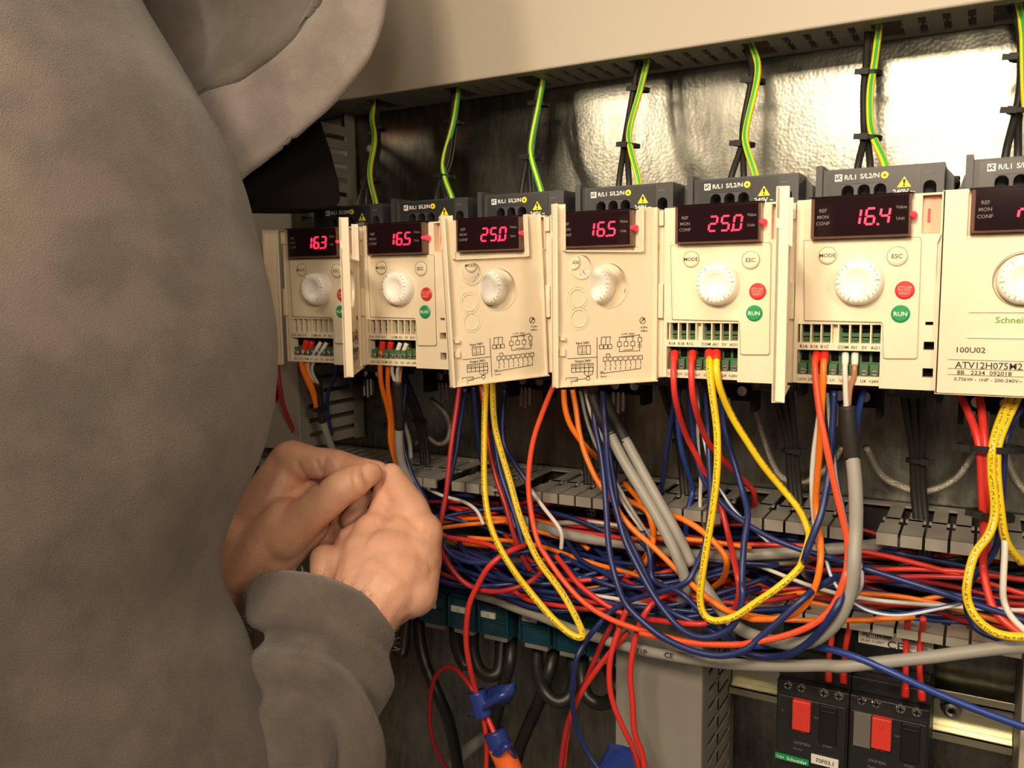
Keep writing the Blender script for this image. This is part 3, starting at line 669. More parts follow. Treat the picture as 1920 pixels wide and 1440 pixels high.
# --- right-hand bundle
HB = 'h'
wire('red wire left in the tied bundle under the closed drive', 'rd', .0020, 'c1590,140,.03 1650,270,.02 1690,390,.012 1705,520,.01 1712,700,.01 1722,850,.014 1716,1000,.018 h1640,200,.018 1645,370,.014 1700,580,.006 1790,690,.002 1940,800,.0')
wire('red wire right in the tied bundle under the closed drive', 'rd', .0020, 'c1695,140,.03 1712,270,.02 1724,390,.012 1735,520,.01 1738,700,.012 1730,850,.03 1740,980,.05')
wire('yellow wire in the tied bundle that swings left and curls to the right edge', 'yel', .0021, 'c1860,150,.02 1800,290,.012 1763,420,.004 1758,560,.004 1775,740,.004 1745,860,.0 1670,960,-.004 1642,1070,-.008 h1525,430,-.010 1530,540,-.010 1580,650,-.012 1680,740,-.012 1800,785,-.012 1960,790,-.010')
wire('yellow wire in the tied bundle that ends down at the duct edge', 'yel', .0021, 'c1895,160,.02 1830,300,.012 1788,420,.006 1785,560,.006 1803,740,.006 1820,860,.008 1850,930,.012 1910,1000,.02')
wire('white wire hanging below the second tie of the right-hand bundle', 'wh', .0016, 'c1812,790,.012 1825,900,.008 1820,1080,.004 h1776,300,.004 1775,420,.004 1780,540,.004 1830,650,.002 1940,760,.0')
wire('dark blue wire behind the yellow wires of the right-hand bundle', 'blue', .0017, 'c1910,220,.03 1860,310,.025 1830,380,.02 1815,560,.02 1800,800,.02 1770,950,.02 h1540,420,.02 1520,580,.02 1580,720,.02 1700,790,.015 1940,850,.01')
# --- drive 25.0 behind the left flap
wire('dark red wire dropping at the left of the left-hand 25.0 drive and looping under', 'dr', .00175, 'b222,95,.02 195,280,.016 160,530,.01 130,830,.004 92,1030,.0 92,1180,-.004 140,1310,-.006 d440,70,-.008 520,170,-.008 620,230,-.008 750,250,-.008 880,228,-.006 980,185,.0 1040,140,.006 1120,50,.02')
wire('dark blue wire beside the dark red one below the left-hand 25.0 drive', 'blue', .0017, 'b262,100,.03 225,330,.026 190,580,.02 115,880,.012 85,1030,.008 130,1190,.004 250,1265,.004 420,1280,.006 600,1215,.01 760,1190,.02')
wire('dark blue wire dropping into the duct under the left-hand 25.0 drive', 'blue', .0018, 'b318,90,.04 330,250,.044 345,420,.05 370,590,.06')
wire('red wire close behind the left strand of the yellow loop', 'dr', .0018, 'b368,80,.03 395,280,.026 420,480,.022 460,680,.018 530,880,.014 585,1080,.012 640,1230,.014 700,1330,.02')
wire('yellow printed wire hanging in a narrow loop from the left-hand 25.0 drive', 'yel', .0021, 'b402,60,.012 392,250,.010 388,480,.006 390,780,.0 425,1010,-.006 500,1190,-.012 600,1350,-.016 g250,240,-.018 400,455,-.022 560,645,-.024 700,772,-.024 762,800,-.024 790,775,-.022 770,690,-.020 650,495,-.018 460,250,-.014 b770,1290,-.012 690,1130,-.008 620,940,-.002 560,720,.004 500,520,.008 455,320,.012 445,60,.016')
wire('dark blue wire right of the yellow loop, bending right into the duct', 'blue', .0018, 'b530,100,.04 512,300,.036 520,470,.034 600,620,.03 680,740,.028 700,900,.03 705,1050,.034')
wire('blue wire between the two strands of the narrow yellow loop', 'blue2', .0017, 'b450,380,.03 480,600,.028 540,800,.024 600,980,.022 650,1180,.02 660,1330,.02')
wire('white wire curving down past the orange-red wire into the bundle', 'wh', .0014, 'b640,700,.045 720,810,.03 800,920,.022 880,1020,.018 912,1090,.018 908,1185,.02')
wire('thin white wire slipping behind the narrow yellow loop', 'wh', .0011, 'b430,790,.05 500,800,.03 540,920,.028 585,1010,.03 650,1090,.04')
wire('white wire arching in the duct beside the hands', 'wh', .0013, 'a1120,900,.06 1250,968,.05 1400,1010,.04 1490,1070,.035 1535,1165,.03')
# --- drives under the hand
wire('orange wire of the bare 16.5 drive, the left of its pair', 'org', .0018, 'p718,642,.004 719,655,.0 a838,70,.004 845,220,.01 885,370,.02 905,470,.026 905,600,.03 935,720,.036 960,800,.04', 'a', ferr='fer_r')
wire('orange wire of the bare 16.5 drive, the right of its pair', 'org', .0018, 'p733,643,.004 732,656,.0 a895,70,.008 888,220,.014 905,340,.02 925,470,.028 925,600,.032 950,720,.038', 'a', ferr='fer_r')
wire('left white wire from the bare 16.5 drive into its black sleeve', 'wh', .0013, 'p750,645,.004 745,658,.002 a925,80,.006 920,140,.01 940,205,.014', 'a', ferr='fer_w')
wire('middle white wire from the bare 16.5 drive into its black sleeve', 'wh', .0013, 'p762,646,.004 757,660,.002 a965,80,.006 955,140,.01 955,205,.014', 'a', ferr='fer_w')
wire('pinkish wire from the bare 16.5 drive into its black sleeve', 'br', .0012, 'p766,650,.006 a990,60,.008 975,130,.012 970,205,.014')
sheathed('grey cable leaving a black sleeve under the bare 16.5 drive and passing the fingertips', 'a955,195,.014 962,350,.02 968,515,.026', 'a966,495,.026 965,620,.028 985,760,.032 1050,900,.036 1130,1040,.038 1210,1180,.04', .0032)
wire('dark blue wire alongside the grey cable above the fingertips', 'blue', .0020, 'a1010,200,.05 995,400,.046 985,540,.042 1005,680,.04 1060,850,.038 1140,990,.036 1160,1060,.036')
wire('thin grey wire just right of the dark blue one above the fingertips', 'grey', .0017, 'a1000,480,.05 1035,600,.048 1045,720,.046')
wire('left orange wire of the drive whose side flap hides its display', 'org', .0018, 'p575,640,.004 568,652,.0 a305,60,.004 325,150,.008 375,260,.016 400,340,.02 410,400,.024', 'a', ferr='fer_r')
wire('right orange wire of the drive whose side flap hides its display', 'org', .0018, 'p585,642,.004 577,655,.001 a340,60,.006 345,150,.01 385,250,.016 412,330,.022 425,400,.026', 'a', ferr='fer_r')
wire('left white wire gathered into the black sleeve under the leftmost drive', 'wh', .0012, 'p601,643,.004 592,658,.002 a355,70,.006 355,130,.01 405,215,.018', 'a', ferr='fer_w')
wire('right white wire gathered into the black sleeve under the leftmost drive', 'wh', .0012, 'p612,644,.004 602,660,.002 a385,80,.006 380,140,.01 420,215,.018', 'a', ferr='fer_w')
wire('brownish wire gathered into the black sleeve under the leftmost drive', 'br', .0012, 'p606,655,.006 a370,75,.008 368,135,.012 412,215,.018')
sheathed('grey cable leaving a black sleeve under the leftmost drive', 'a418,205,.018 430,330,.024 448,470,.03', 'a446,450,.03 470,530,.034 500,620,.04 550,720,.05 600,800,.06', .0028)
wire('dark red wire at the far left beside the sleeve', 'dr', .0019, 'a140,60,.03 160,240,.03 190,380,.034 240,500,.04 275,600,.05')
wire('dark red wire nearest the sleeve at the far left', 'dr', .0019, 'a135,180,.04 150,350,.044 180,500,.05 200,620,.06')
wire('dark blue wire under the leftmost drive', 'blue', .0016, 'a560,60,.04 530,180,.045 490,260,.05 480,380,.055 510,560,.06')
wire('red wire rising behind the raised flap at the far left', 'rd', .0020, 'o215,180,.06 195,300,.055 185,420,.05 170,600,.05')
wire('dark blue wire rising behind the raised flap at the far left', 'blue', .0019, 'o140,170,.07 140,300,.07 140,540,.07')
wire('ribbed silvery black hose rising behind the raised flap', 'braid', .0028, 'o100,170,.075 98,350,.075 105,560,.075', name='hose', cat='hose')
# --- drive 16.5 behind the right flap
wire('orange wire curving out left from the flapped 16.5 drive', 'org', .0019, 'b925,110,.02 935,240,.02 975,360,.022 1060,480,.028 1120,540,.04 1170,580,.055')
wire('short orange wire looping through the bundle below the grey pair', 'org', .0018, 'c-80,600,.05 0,690,.03 45,760,.02 68,860,.02 50,960,.02 0,1030,.025 -60,1080,.04')
wire('orange wire arching right below the grey pair of cables', 'org', .0018, 'b1250,780,.05 1360,860,.04 1470,910,.02 1520,1000,.016 1535,1100,.02 1500,1200,.03 1440,1290,.05')
wire('orange wire rising behind the yellow loop and turning down', 'org', .0019, 'c130,755,.03 220,785,.02 320,850,.016 400,930,.014 435,1000,.014 440,1050,.016 e625,170,.02 600,230,.03 520,290,.045')
wire('grey-white wire beside the orange wires of the flapped 16.5 drive', 'grey', .0012, 'b1035,110,.04 1075,300,.04 1140,480,.04 1230,640,.035 1330,830,.03 1430,990,.028 1520,1120,.028')
wire('thin white wire to the right of the other thin one below the flap', 'wh', .0012, 'b1070,110,.045 1110,280,.045 1180,420,.045 1240,560,.042 1255,700,.04 1330,880,.035 1420,1010,.034 1500,1110,.035')
wire('blue wire hanging left of the grey pair and looping low to the right', 'blue', .0019, 'b1125,130,.03 1135,340,.024 1180,560,.018 1210,880,.008 1230,1180,-.004 1280,1400,-.012 g1080,560,-.014 1200,685,-.016 1350,800,-.018 1550,888,-.020 1750,922,-.020 1900,905,-.020 e750,680,-.020 830,610,-.018 980,480,-.016 1130,340,-.012 1250,260,-.006 h500,440,.0 600,390,.006 700,360,.02')
wire('blue wire sweeping under the grey curl right of the red breaker wires', 'blue', .0020, 'e720,690,.0 800,715,-.002 920,725,-.004 1050,700,-.010 1180,610,-.014 1290,500,-.018 h590,640,-.019 650,530,-.016 670,440,-.010 690,380,.0')
wire('blue wire between the blue loop and the grey pair', 'blue', .0018, 'b1215,400,.04 1250,620,.034 1285,860,.028 1310,1000,.02 1420,1230,.012 g1300,520,.01 1400,620,.006 1560,690,.006 1700,760,.01 e680,640,.01')
wire('blue wire coming down behind the thin white ones', 'blue', .0017, 'b1280,520,.05 1270,700,.045 1290,900,.04 1400,1080,.035 1500,1200,.03 1530,1300,.03 1500,1440,.035')
wire('blue wire crossing over the grey cable pair to the lower right', 'blue', .0017, 'g1200,60,.02 1250,220,.015 1270,400,.012 1380,330,.008 1460,480,.004 1580,600,.004 1740,740,.006 1830,840,.01')
# --- horizontal runs in front of the duct
wire('thick grey cable lying along the open duct behind everything', 'grey', .0036, 'b560,960,.06 660,995,.05 780,1040,.045 1000,1100,.04 1250,1140,.04 1500,1170,.04 c140,945,.04 300,960,.04 500,962,.04 750,950,.045 1000,928,.05 1250,905,.07 1450,890,.09', name='cable', cat='cable')
wire('thin grey cable above the thick one in the open duct', 'grey', .0019, 'b720,1040,.07 850,1015,.06 1000,1008,.06 1200,1020,.06 1400,1055,.06 1600,1100,.06 c300,1000,.05 700,1000,.05 850,985,.06', name='cable', cat='cable')
g_ = wire('long grey printed cable crossing in front of the upright duct and the breakers', 'grey', .0034, 'g60,500,.03 200,540,.025 350,600,.02 500,650,.018 700,735,.016 900,800,.014 1050,848,.012 e120,690,.010 250,715,.008 450,748,.006 700,775,.004 1000,785,.002 1250,780,.002 j600,498,.0 800,478,.0 1000,456,.0 1250,430,.0 1500,395,.0 1750,365,.0 1960,350,.0', name='cable', cat='cable')
wire('straight blue wire slanting down over the breakers to the right edge', 'blue2', .0019, 'e560,530,.02 640,610,.012 770,660,.008 j300,330,.004 420,350,.002 700,425,-.002 1000,555,-.004 1250,672,-.004 1600,815,-.004 1960,945,-.004')
wire('red wire lying along the duct edge above the grey comb', 'rd', .0018, 'e100,480,.01 250,500,.006 420,515,.004 500,510,.006')
wire('bright red wire arching down from the bundle to the blue tape', 'rd', .0019, 'g380,160,.012 320,180,.004 230,225,-.004 130,310,-.010 60,430,-.012 20,560,-.014 d580,320,-.014 558,450,-.014 555,600,-.012 580,760,-.008 620,920,.0 640,980,.002')
wire('bright red wire laid right through the bundle near the hand', 'rd', .0018, 'a1285,1250,.02 1450,1275,.02 1600,1310,.02 1700,1380,.02')
wire('red wire making a thin loop at the left of the blue tape', 'dr', .0017, 'd650,1000,.008 600,915,.006 540,830,.01 480,770,.014 420,758,.016 360,800,.016 320,900,.016 305,1080,.016 325,1240,.016 370,1360,.02 440,1460,.03')
wire('red wire falling straight from the bundle, right of the black loops', 'rd', .0018, 'e330,300,.02 200,340,.01 110,430,.002 50,560,.0 20,700,-.002 5,850,-.002 20,1000,-.002 d1690,1200,-.002 1740,1330,.0 1760,1460,.0')
wire('red wire dropping from the junction of reds and bending to the lower right', 'rd', .0018, 'd1640,370,.004 1580,520,.0 1530,680,-.004 1520,850,-.006 1545,1000,-.006 1610,1160,-.004 1680,1300,.0 1730,1460,.004')
wire('dark red wire slanting left from the junction of reds', 'dr', .0018, 'd1545,460,.012 1470,600,.01 1420,720,.008 1350,880,.006 1280,1030,.006 1225,1200,.006 1190,1450,.006')
wire('red wire slanting left, crossing the dark blue one', 'rd', .0018, 'd1650,520,.01 1560,620,.006 1440,770,.002 1350,900,.002 1290,1020,.004 1240,1180,.008 1210,1450,.01')
wire('red wire running from the bundle to the junction of reds', 'rd', .0018, 'g600,230,.02 680,330,.012 760,430,.008 900,540,.006 1000,600,.006 1090,640,.006')
# filling of the open duct: many more wires lie along it
cols = [('blue', 'blue', .00165), ('dr', 'dark red', .0016), ('rd', 'red', .0016), ('org', 'orange', .0016), ('wh', 'white', .0013), ('bk', 'black', .0018)]
weights = [14, 4, 3, 3, 1, 18]
rnd = random.Random(11)
for i in range(66):
    m, nm, r = rnd.choices(cols, weights)[0]
    xa = rnd.uniform(-.50, -.26) if i < 40 else rnd.uniform(-.30, -.10); ln = rnd.uniform(.16, .42); n = 6
    yb = rnd.uniform(.046, .105); zb = rnd.uniform(-.190, -.160); ph = rnd.uniform(0, 6)
    if m in ('org', 'wh') and rnd.random() < .7: yb = rnd.uniform(.03, .055)
    if m == 'bk': yb = rnd.uniform(.085, .112)
    pts = []
    for q in range(n+1):
        x = xa+ln*q/n
        pts.append(Vector((x, yb+.012*math.sin(ph+q*1.1)+rnd.uniform(-.006, .004), max(-.1935, min(-.152, zb+.010*math.sin(ph*1.7+q*.9)+rnd.uniform(-.004, .004))))))
        pts[-1].y = max(.012, min(.115, pts[-1].y))
    t = MB().tube(pts, r, 8, uv=True, sub=6).build('wire', M[m], smooth=True, fix=False)
    tag(t, f'{nm} wire lying lengthwise among the tangle inside the open duct', 'wire', f'{nm} wires lying in the open duct')
# loose wires spilling in front of the duct's lower edge
for i in range(34):
    m, nm, r = rnd.choices(cols[:5], [16, 4, 3, 1, 1])[0]
    xa = rnd.uniform(-.40, -.22); ln = rnd.uniform(.10, min(.30, -.085-xa)); sag = rnd.uniform(.004, .020); y0 = rnd.uniform(.002, .034)
    zb = rnd.uniform(-.196, -.170)
    pts = [Vector((xa+ln*q/6, y0+(.05-y0)*abs(q/3-1)**2+rnd.uniform(-.004, .004), zb-sag*math.sin(PI*q/6)+rnd.uniform(-.003, .003))) for q in range(7)]
    t = MB().tube(pts, r, 8, uv=True, sub=6).build('wire', M[m], smooth=True, fix=False)
    tag(t, f'{nm} wire sagging over the front edge of the open duct', 'wire', f'{nm} wires sagging over the duct edge')

# ---------------------------------------------------------------- ties
def tie(p, d, rx, ry=None, name='cable_tie', parent=None, head=(1, -1), w=.0024):
    """a band round a bundle whose direction is d, flattened along the view, with its square head"""
    d = Vector(d).normalized(); a = d.cross(Vector((0, 1, 0))).normalized(); b_ = a.cross(d); ry = ry or rx
    mb = MB(); n = 24; vs = []; fs = []
    for i in range(n):
        an = 2*PI*i/n; e = a*math.cos(an)*rx + b_*math.sin(an)*ry; f = a*math.cos(an)*(rx+.0011) + b_*math.sin(an)*(ry+.0011)
        vs += [p+e-d*w/2, p+f-d*w/2, p+f+d*w/2, p+e+d*w/2]
        j = (i+1) % n
        fs += [(4*i+k, 4*j+k, 4*j+(k+1) % 4, 4*i+(k+1) % 4) for k in range(4)]
    mb.add(vs, fs)
    s_ = 1 if b_.y < 0 else -1
    c = p + a*head[0]*rx*.8 + b_*s_*(ry*.7+.001); h = .0022
    mb.add([c+a*x*h+b_*y*h+d*z*h for x in (-1, 1) for y in (-1, 1) for z in (-.8, .8)], [(0,1,3,2), (4,6,7,5), (0,4,5,1), (2,3,7,6), (0,2,6,4), (1,5,7,3)])
    c2 = c + a*head[0]*h*1.6
    mb.add([c2+a*x*h*.9+b_*y*h*.25+d*z*h*.7 for x in (-1, 1) for y in (-1, 1) for z in (-1, 1)], [(0,1,3,2), (4,6,7,5), (0,4,5,1), (2,3,7,6), (0,2,6,4), (1,5,7,3)])
    o = mb.build(name, M['black'], parent)
    if parent: o.matrix_parent_inverse = Matrix.Translation(-parent.location)
    return o
# supply leads above the drives: two black cores, one green-yellow core, two ties
SUP = [('gy', 's330,500,.098 312,590,.09 328,700,.08 300,870,.066 334,1022,.058', 's345,515,.098 330,640,.092 345,770,.082 290,900,.068 250,1018,.058', 's338,515,.100 345,640,.096 340,800,.084 300,900,.070 292,1018,.060', 's325,638,.088 295,903,.066', 'leftmost drive', -1),
       ('yg', 's748,490,.098 720,620,.09 670,800,.078 680,900,.066 718,1002,.058', 's722,468,.098 712,600,.092 692,780,.080 658,900,.068 632,1000,.058', 's745,468,.100 725,640,.096 705,800,.084 668,900,.070 682,1000,.060', 's716,608,.09 668,878,.066', 'bare 16.5 drive', 1),
       ('yg', 's1172,420,.098 1148,520,.09 1112,700,.078 1112,800,.066 1164,972,.058', 's1155,410,.098 1125,550,.092 1098,700,.080 1085,810,.068 1060,972,.058', 's1180,410,.100 1140,550,.096 1115,720,.084 1100,820,.070 1108,972,.060', 's1142,515,.09 1104,785,.066', 'left-hand 25.0 drive', 1),
       ('gy', 's1690,330,.098 1655,450,.09 1602,640,.078 1605,740,.066 1650,915,.058', 's1645,325,.098 1615,480,.092 1580,680,.080 1570,760,.070 1548,915,.058', 's1665,325,.100 1640,480,.096 1600,650,.084 1590,760,.072 1600,915,.060', 's1645,440,.09 1595,722,.066', 'flapped 16.5 drive', 1),
       ('gy', 't555,210,.098 590,320,.09 578,440,.08 535,620,.072 528,720,.064 582,888,.056', 't515,215,.098 562,320,.092 548,450,.084 515,620,.076 508,730,.068 455,888,.056', 't540,215,.100 575,330,.096 555,460,.088 525,640,.080 515,740,.070 520,888,.058', 't572,398,.084 518,716,.064', 'right-hand 25.0 drive', 1),
       ('gy', 't1195,170,.098 1172,320,.09 1150,460,.08 1152,620,.072 1172,700,.064 1232,836,.056', 't1140,120,.098 1132,300,.092 1118,450,.084 1120,640,.074 1120,700,.068 1088,836,.056', 't1165,140,.100 1150,320,.096 1130,480,.088 1135,650,.078 1140,720,.070 1152,836,.058', 't1155,355,.084 1152,682,.062', '16.4 drive', 1),
       ('gy', 't1890,20,.098 1915,150,.09 1920,300,.08 1925,480,.072 1935,560,.064 1975,770,.056', 't1850,40,.098 1900,150,.092 1905,320,.084 1898,470,.074 1870,600,.068 1828,770,.056', 't1870,40,.100 1912,160,.096 1915,340,.088 1905,490,.078 1890,620,.070 1890,770,.058', 't1908,280,.084 1900,548,.062', 'closed drive', 1)]
for m, s1, s2, s3, s4, wh_, sd in SUP:
    p1 = path(s1)
    t = tag(empty('supply_lead', p1[0]), 'black and green-yellow supply wires tied together above the '+wh_, 'cable', 'supply wires above the drives')
    for nm, s_, mm, r in (('earth_wire', s1, m, .0021), ('live_wire', s2, 'bk', .0020), ('neutral_wire', s3, 'bk', .0020)):
        P_ = path(s_); P_[0].z = .152; P_.append(Vector((P_[-1].x, max(.046, P_[-1].y), .052)))
        o = MB().tube(P_, r, 10, uv=True).build(nm, M[mm], t, smooth=True, fix=False); o.matrix_parent_inverse = Matrix.Translation(-t.location)
    setp(t.children[0], label='green and yellow striped wire')
    for q in path(s4): tie(q+Vector((0, .006, 0)), (.12*sd, 0, 1), .0046, .0050, 'cable_tie', t)
# motor leads under the drives
for k, wh_ in enumerate(('leftmost drive', 'bare 16.5 drive', 'left-hand 25.0 drive', 'flapped 16.5 drive', 'right-hand 25.0 drive', '16.4 drive')):
    x = X0+PX*k; t = tag(empty('motor_lead', (x+.055, .07, -.058)), 'black motor wires gathered into the duct slot under the '+wh_, 'cable', 'black motor wires under the drives')
    for i in range(3):
        P_ = [Vector((x+.048+i*.005, .056, -.056)), Vector((x+.050+i*.004, .066, -.075)), Vector((x+.053+i*.0025, .080, -.098)), Vector((x+.054+i*.0025, .086, -.122)), Vector((x+.057+i*.0025, .084, -.145)), Vector((x+.060+i*.0025, .08, -.165))]
        o = MB().tube(P_, .0022, 8, uv=True).build('motor_wire', M['bk'], t, smooth=True, fix=False); o.matrix_parent_inverse = Matrix.Translation(-t.location)
    tie(Vector((x+.0555, .082, -.104)), (.03, 0, -1), .0052, .0036, 'cable_tie', t)
# earth clamps with their clear hoses
for k, wh_ in enumerate(('leftmost drive', 'bare 16.5 drive', 'left-hand 25.0 drive', 'flapped 16.5 drive', 'right-hand 25.0 drive', '16.4 drive', 'closed drive')):
    x = X0+PX*k
    t = tag(empty('earth_clamp', (x+.01, .08, -.07)), 'small metal earth clamp fixed under the '+wh_, 'clamp', 'earth clamps under the drives')
    for nm, mb, m_ in (('bracket', MB().box(x+.004, x+.036, .072, .076, -.073, -.060).box(x+.004, x+.007, .06, .076, -.078, -.055).box(x+.034, x+.037, .06, .076, -.078, -.055), 'black'),
                       ('clamp_screw', MB().disc(x+.013, -.066, .0032, .068, .073, 18).disc(x+.027, -.066, .0032, .068, .073, 18), 'bright'),
                       ('wire_crimp', MB().box(x+.0105, x+.0125, .069, .0725, -.085, -.071).box(x+.0140, x+.0160, .069, .0725, -.086, -.071).box(x+.0175, x+.0195, .069, .0725, -.084, -.071), 'bright')):
        o = mb.build(nm, M[m_], t, bevel=.0002); o.matrix_parent_inverse = Matrix.Translation(-t.location)
for k, (s_, wh_) in enumerate((('a1080,620,.11 1150,570,.108 1220,620,.108 1290,600,.108 1310,500,.108 1270,400,.1 1180,320,.1', 'bare 16.5 drive'),
                  ('c560,180,.1 640,450,.112 700,570,.112 790,600,.112 870,580,.112 960,500,.11 1010,420,.11', 'right-hand 25.0 drive'),
                  ('c1130,420,.1 1200,560,.110 1300,620,.112 1400,645,.112 1500,625,.112 1590,570,.11 1650,480,.108 1680,430,.1', '16.4 drive'),
                  ('c1815,420,.1 1840,500,.105 1880,590,.11 1940,660,.11', 'closed drive'))):
    wire('silvery braided earth strap sagging on the back plate below the '+wh_, 'braid', .0022, s_, name='earth_strap', cat='strap')
bt = tag(tie(at(1200+1750/2.667, 680+425/2.667, .010), (0, 0, 1), .0135, .0065, w=.003), 'black cable tie round the red and yellow bundle, the upper one', 'cable tie')
bt = tag(tie(at(1200+1765/2.667, 680+762/2.667, .012), (.1, 0, 1), .0085, .0055, w=.003), 'black cable tie round the red and yellow bundle at the duct edge', 'cable tie')
tag(tie(at(480+925/3.6, 660+500/3.6, .034), (0.02, 0, 1), .0070, .0050, w=.0036), 'black cable tie round orange wires and sleeve above the fingertips', 'cable tie')
tag(tie(at(480+430/3.6, 660+385/3.6, .026), (0.15, 0, -1), .0048, .0042, w=.003), 'black cable tie round the sleeve under the leftmost drive', 'cable tie')

# writing on the long grey cable
for s_, u, v, f_ in (('Y1P', 75, 686, 'e'), ('CE', 255, 714, 'e'), ('FE', 425, 742, 'e')):
    o_ = CR[f_]; px, py = o_[0]+u/o_[2], o_[1]+v/o_[2]; p = at(px, py, .0045)
    b_ = MB().text(s_, .0048, 0, 0, 0); me = b_.mesh('t'); me.materials.append(M['print'])
    o = link('cable_print', me, g_); o.location = p+Vector((0, -.0005, 0)); o.rotation_euler = (0, 0, 0)

# ================================================================ lower fittings
# DIN rail and the strip of rail on the left
t = tag(empty('mounting_rail', (-.1, .115, -.27)), 'galvanised mounting rail behind the motor breakers', 'mounting rail')
o = MB().box(-.147, .0255, .1140, .1150, -.2800, -.2590).box(-.147, .0255, .1060, .1150, -.2815, -.2800).box(-.147, .0255, .1060, .1150, -.2590, -.2575).box(-.147, .0255, .1060, .1070, -.2860, -.2800).box(-.147, .0255, .1060, .1070, -.2590, -.2530)
bits(t, 'rail_profile', o, M['rail'], bevel=.0002)
bits(t, 'rail_slot', MB().prism([(.001+.0065+.0065*math.cos(a)*1.0+(.006 if math.cos(a) > 0 else -.002), -.2665+.0022*math.sin(a)) for a in [2*PI*i/20 for i in range(20)]], .1134, .1142), M['line'])
o = bits(t, 'fixing_bolt', MB().lathe(-.0085, -.2650, [(.0016, .1065), (.0016, .1045), (.0030, .1040), (.0045, .1045), (.0048, .110), (.0062, .1105), (.0062, .1138)], 28), M['bright'], smooth=False)
bits(o, 'bolt_socket', MB().disc(-.0085, -.2650, .0016, .1052, .1066, 6), M['void'])
t = tag(empty('bolt', (-.025, .1, .048)), 'round-headed bolt in a black tab between the last two drives', 'bolt')
bits(t, 'tab', MB().box(-.0230, -.0165, .086, .090, .036, .0605), M['black'], bevel=.001)
bits(t, 'bolt_head', MB().lathe(-.0198, .0560, [(0, .0815), (.0020, .0820), (.0034, .0838), (.0036, .086)], 24), M['bright'], smooth=True)

# motor breakers
def breaker(x0, x1, label, clear):
    t = tag(empty('motor_breaker', ((x0+x1)/2, .06, -.26)), label, 'motor breaker', 'black motor breakers on the rail')
    y = .050
    o = MB(); o.box(x0, x1, y, .106, -.345, -.2420); o.prism([(x0, -.2420), (x1, -.2420), (x1, -.2330), (x0, -.2330)], y+.006, .106); o.box(x0+.001, x1-.001, y+.016, .106, -.2330, -.2260)
    body = bits(t, 'breaker_body', o, M['breaker'], bevel=.0006)
    bits(t, 'face_plate', MB().box(x0+.0012, x1-.0010, y-.0028, y+.001, -.2880, -.2500), M['breaker'], bevel=.0005)
    sx = x0+(.0105 if not clear else .0130)
    for i, u in enumerate((.0065, .0145, .0275, .0360)):
        s_ = bits(t, 'terminal_screw', MB().lathe(x0+u, -.2445, [(0, y-.0010), (.0022, y-.0012), (.0028, y-.0004), (.0028, y+.001)], 18), M['bright'] if i < 2 else M['screw'])
        bits(s_, 'screw_slot', MB().box(x0+u-.0018, x0+u+.0018, y-.0015, y-.0009, -.2448, -.2442).box(x0+u-.0003, x0+u+.0003, y-.0015, y-.0009, -.2463, -.2427), M['void'])
    r_ = bits(t, 'stop_rocker', MB().prism([(sx, -.2690), (sx+.0106, -.2690), (sx+.0106, -.2500), (sx, -.2500)], y-.0065, y-.002), M['stop'], bevel=.0007)
    bits(r_, 'stop_text', MB().text('STOP', .0026, sx+.0050, -.2705, y-.0030).ring(sx+.0053, -.2545, .0011, .0014, y-.0067, y-.0064, 18), M['red'])
    b_ = bits(t, 'start_rocker', MB().prism([(sx+.0155, -.2740), (sx+.0255, -.2740), (sx+.0255, -.2505), (sx+.0155, -.2505)], y-.0045, y-.002).box(sx+.0160, sx+.0250, y-.0055, y-.004, -.2545, -.2530), M['black'], bevel=.0006)
    bits(t, 'breaker_text', MB().text('GV2ME06', .0024, x0+.0115, -.2785, y-.0030, 'l').text('Power', .0020, x0+.0115, -.2825, y-.0030, 'l').text('START', .0018, sx+.0205, -.2765, y-.0030).text('TEST', .0014, sx+.0135, -.2600, y-.0030).text('I>', .0020, x0+.0045, -.2600, y-.0030), M['gprint'])
    bits(t, 'green_band', MB().box(x0+.0004, x0+.0205, y-.0030, y-.0020, -.2920, -.2882), M['green'])
    bits(t, 'maker_print', MB().text('Schneider', .0030, x0+.0195, -.2902, y-.0032, 'r').text('TeSys', .0020, x0+.0012, -.2900, y-.0032, 'l'), M['wprint'])
    if clear: bits(t, 'clear_shutter', MB().box(x0+.0030, x0+.0125, y-.0045, y-.003, -.2710, -.2500), M['clearcover'], bevel=.0004)
    return t
b1 = breaker(-.1030, -.0612, 'black motor breaker with a red rocker and a white number tag at its foot', False)
b2 = breaker(-.0608, -.0180, 'black motor breaker with a red rocker and a clear shutter, beside the bolt', True)
o = bits(b1, 'number_tag', MB().box(-.0812, -.0655, .0462, .0474, -.2890, -.2832), M['paper'], bevel=.0002)
bits(o, 'number_print', MB().text('70F03.1', .0036, -.0733, -.2861, .0460, sx=.95), M['print'])
# contactor blocks above the breakers
t = tag(empty('auxiliary_block', (-.06, .08, -.22)), 'black block with a grey approval label, half behind the comb and wires', 'auxiliary block')
bits(t, 'block_body', MB().box(-.0960, -.0175, .062, .122, -.2255, -.2000).box(-.104, -.060, .070, .122, -.2330, -.2), M['black'], bevel=.0008)
o = bits(t, 'approval_label', MB().box(-.0585, -.0182, .0608, .0622, -.2135, -.2045), M['paper'])
setp(o, label='pale grey printed label')
bits(o, 'label_print', MB().text('Schneider', .0042, -.0565, -.2068, .0605, 'l').text('Electric', .0020, -.0540, -.2090, .0605, 'l').text('CE', .0062, -.0425, -.2113, .0605, 'l', sx=1.2).text('GVAE113', .0030, -.0350, -.2066, .0605, 'l').text('Ith 6A  Ui 690V', .0020, -.0570, -.2112, .0605, 'l').text('UL  VDE  E1.', .0026, -.0300, -.2108, .0605, 'l'), M['print'])
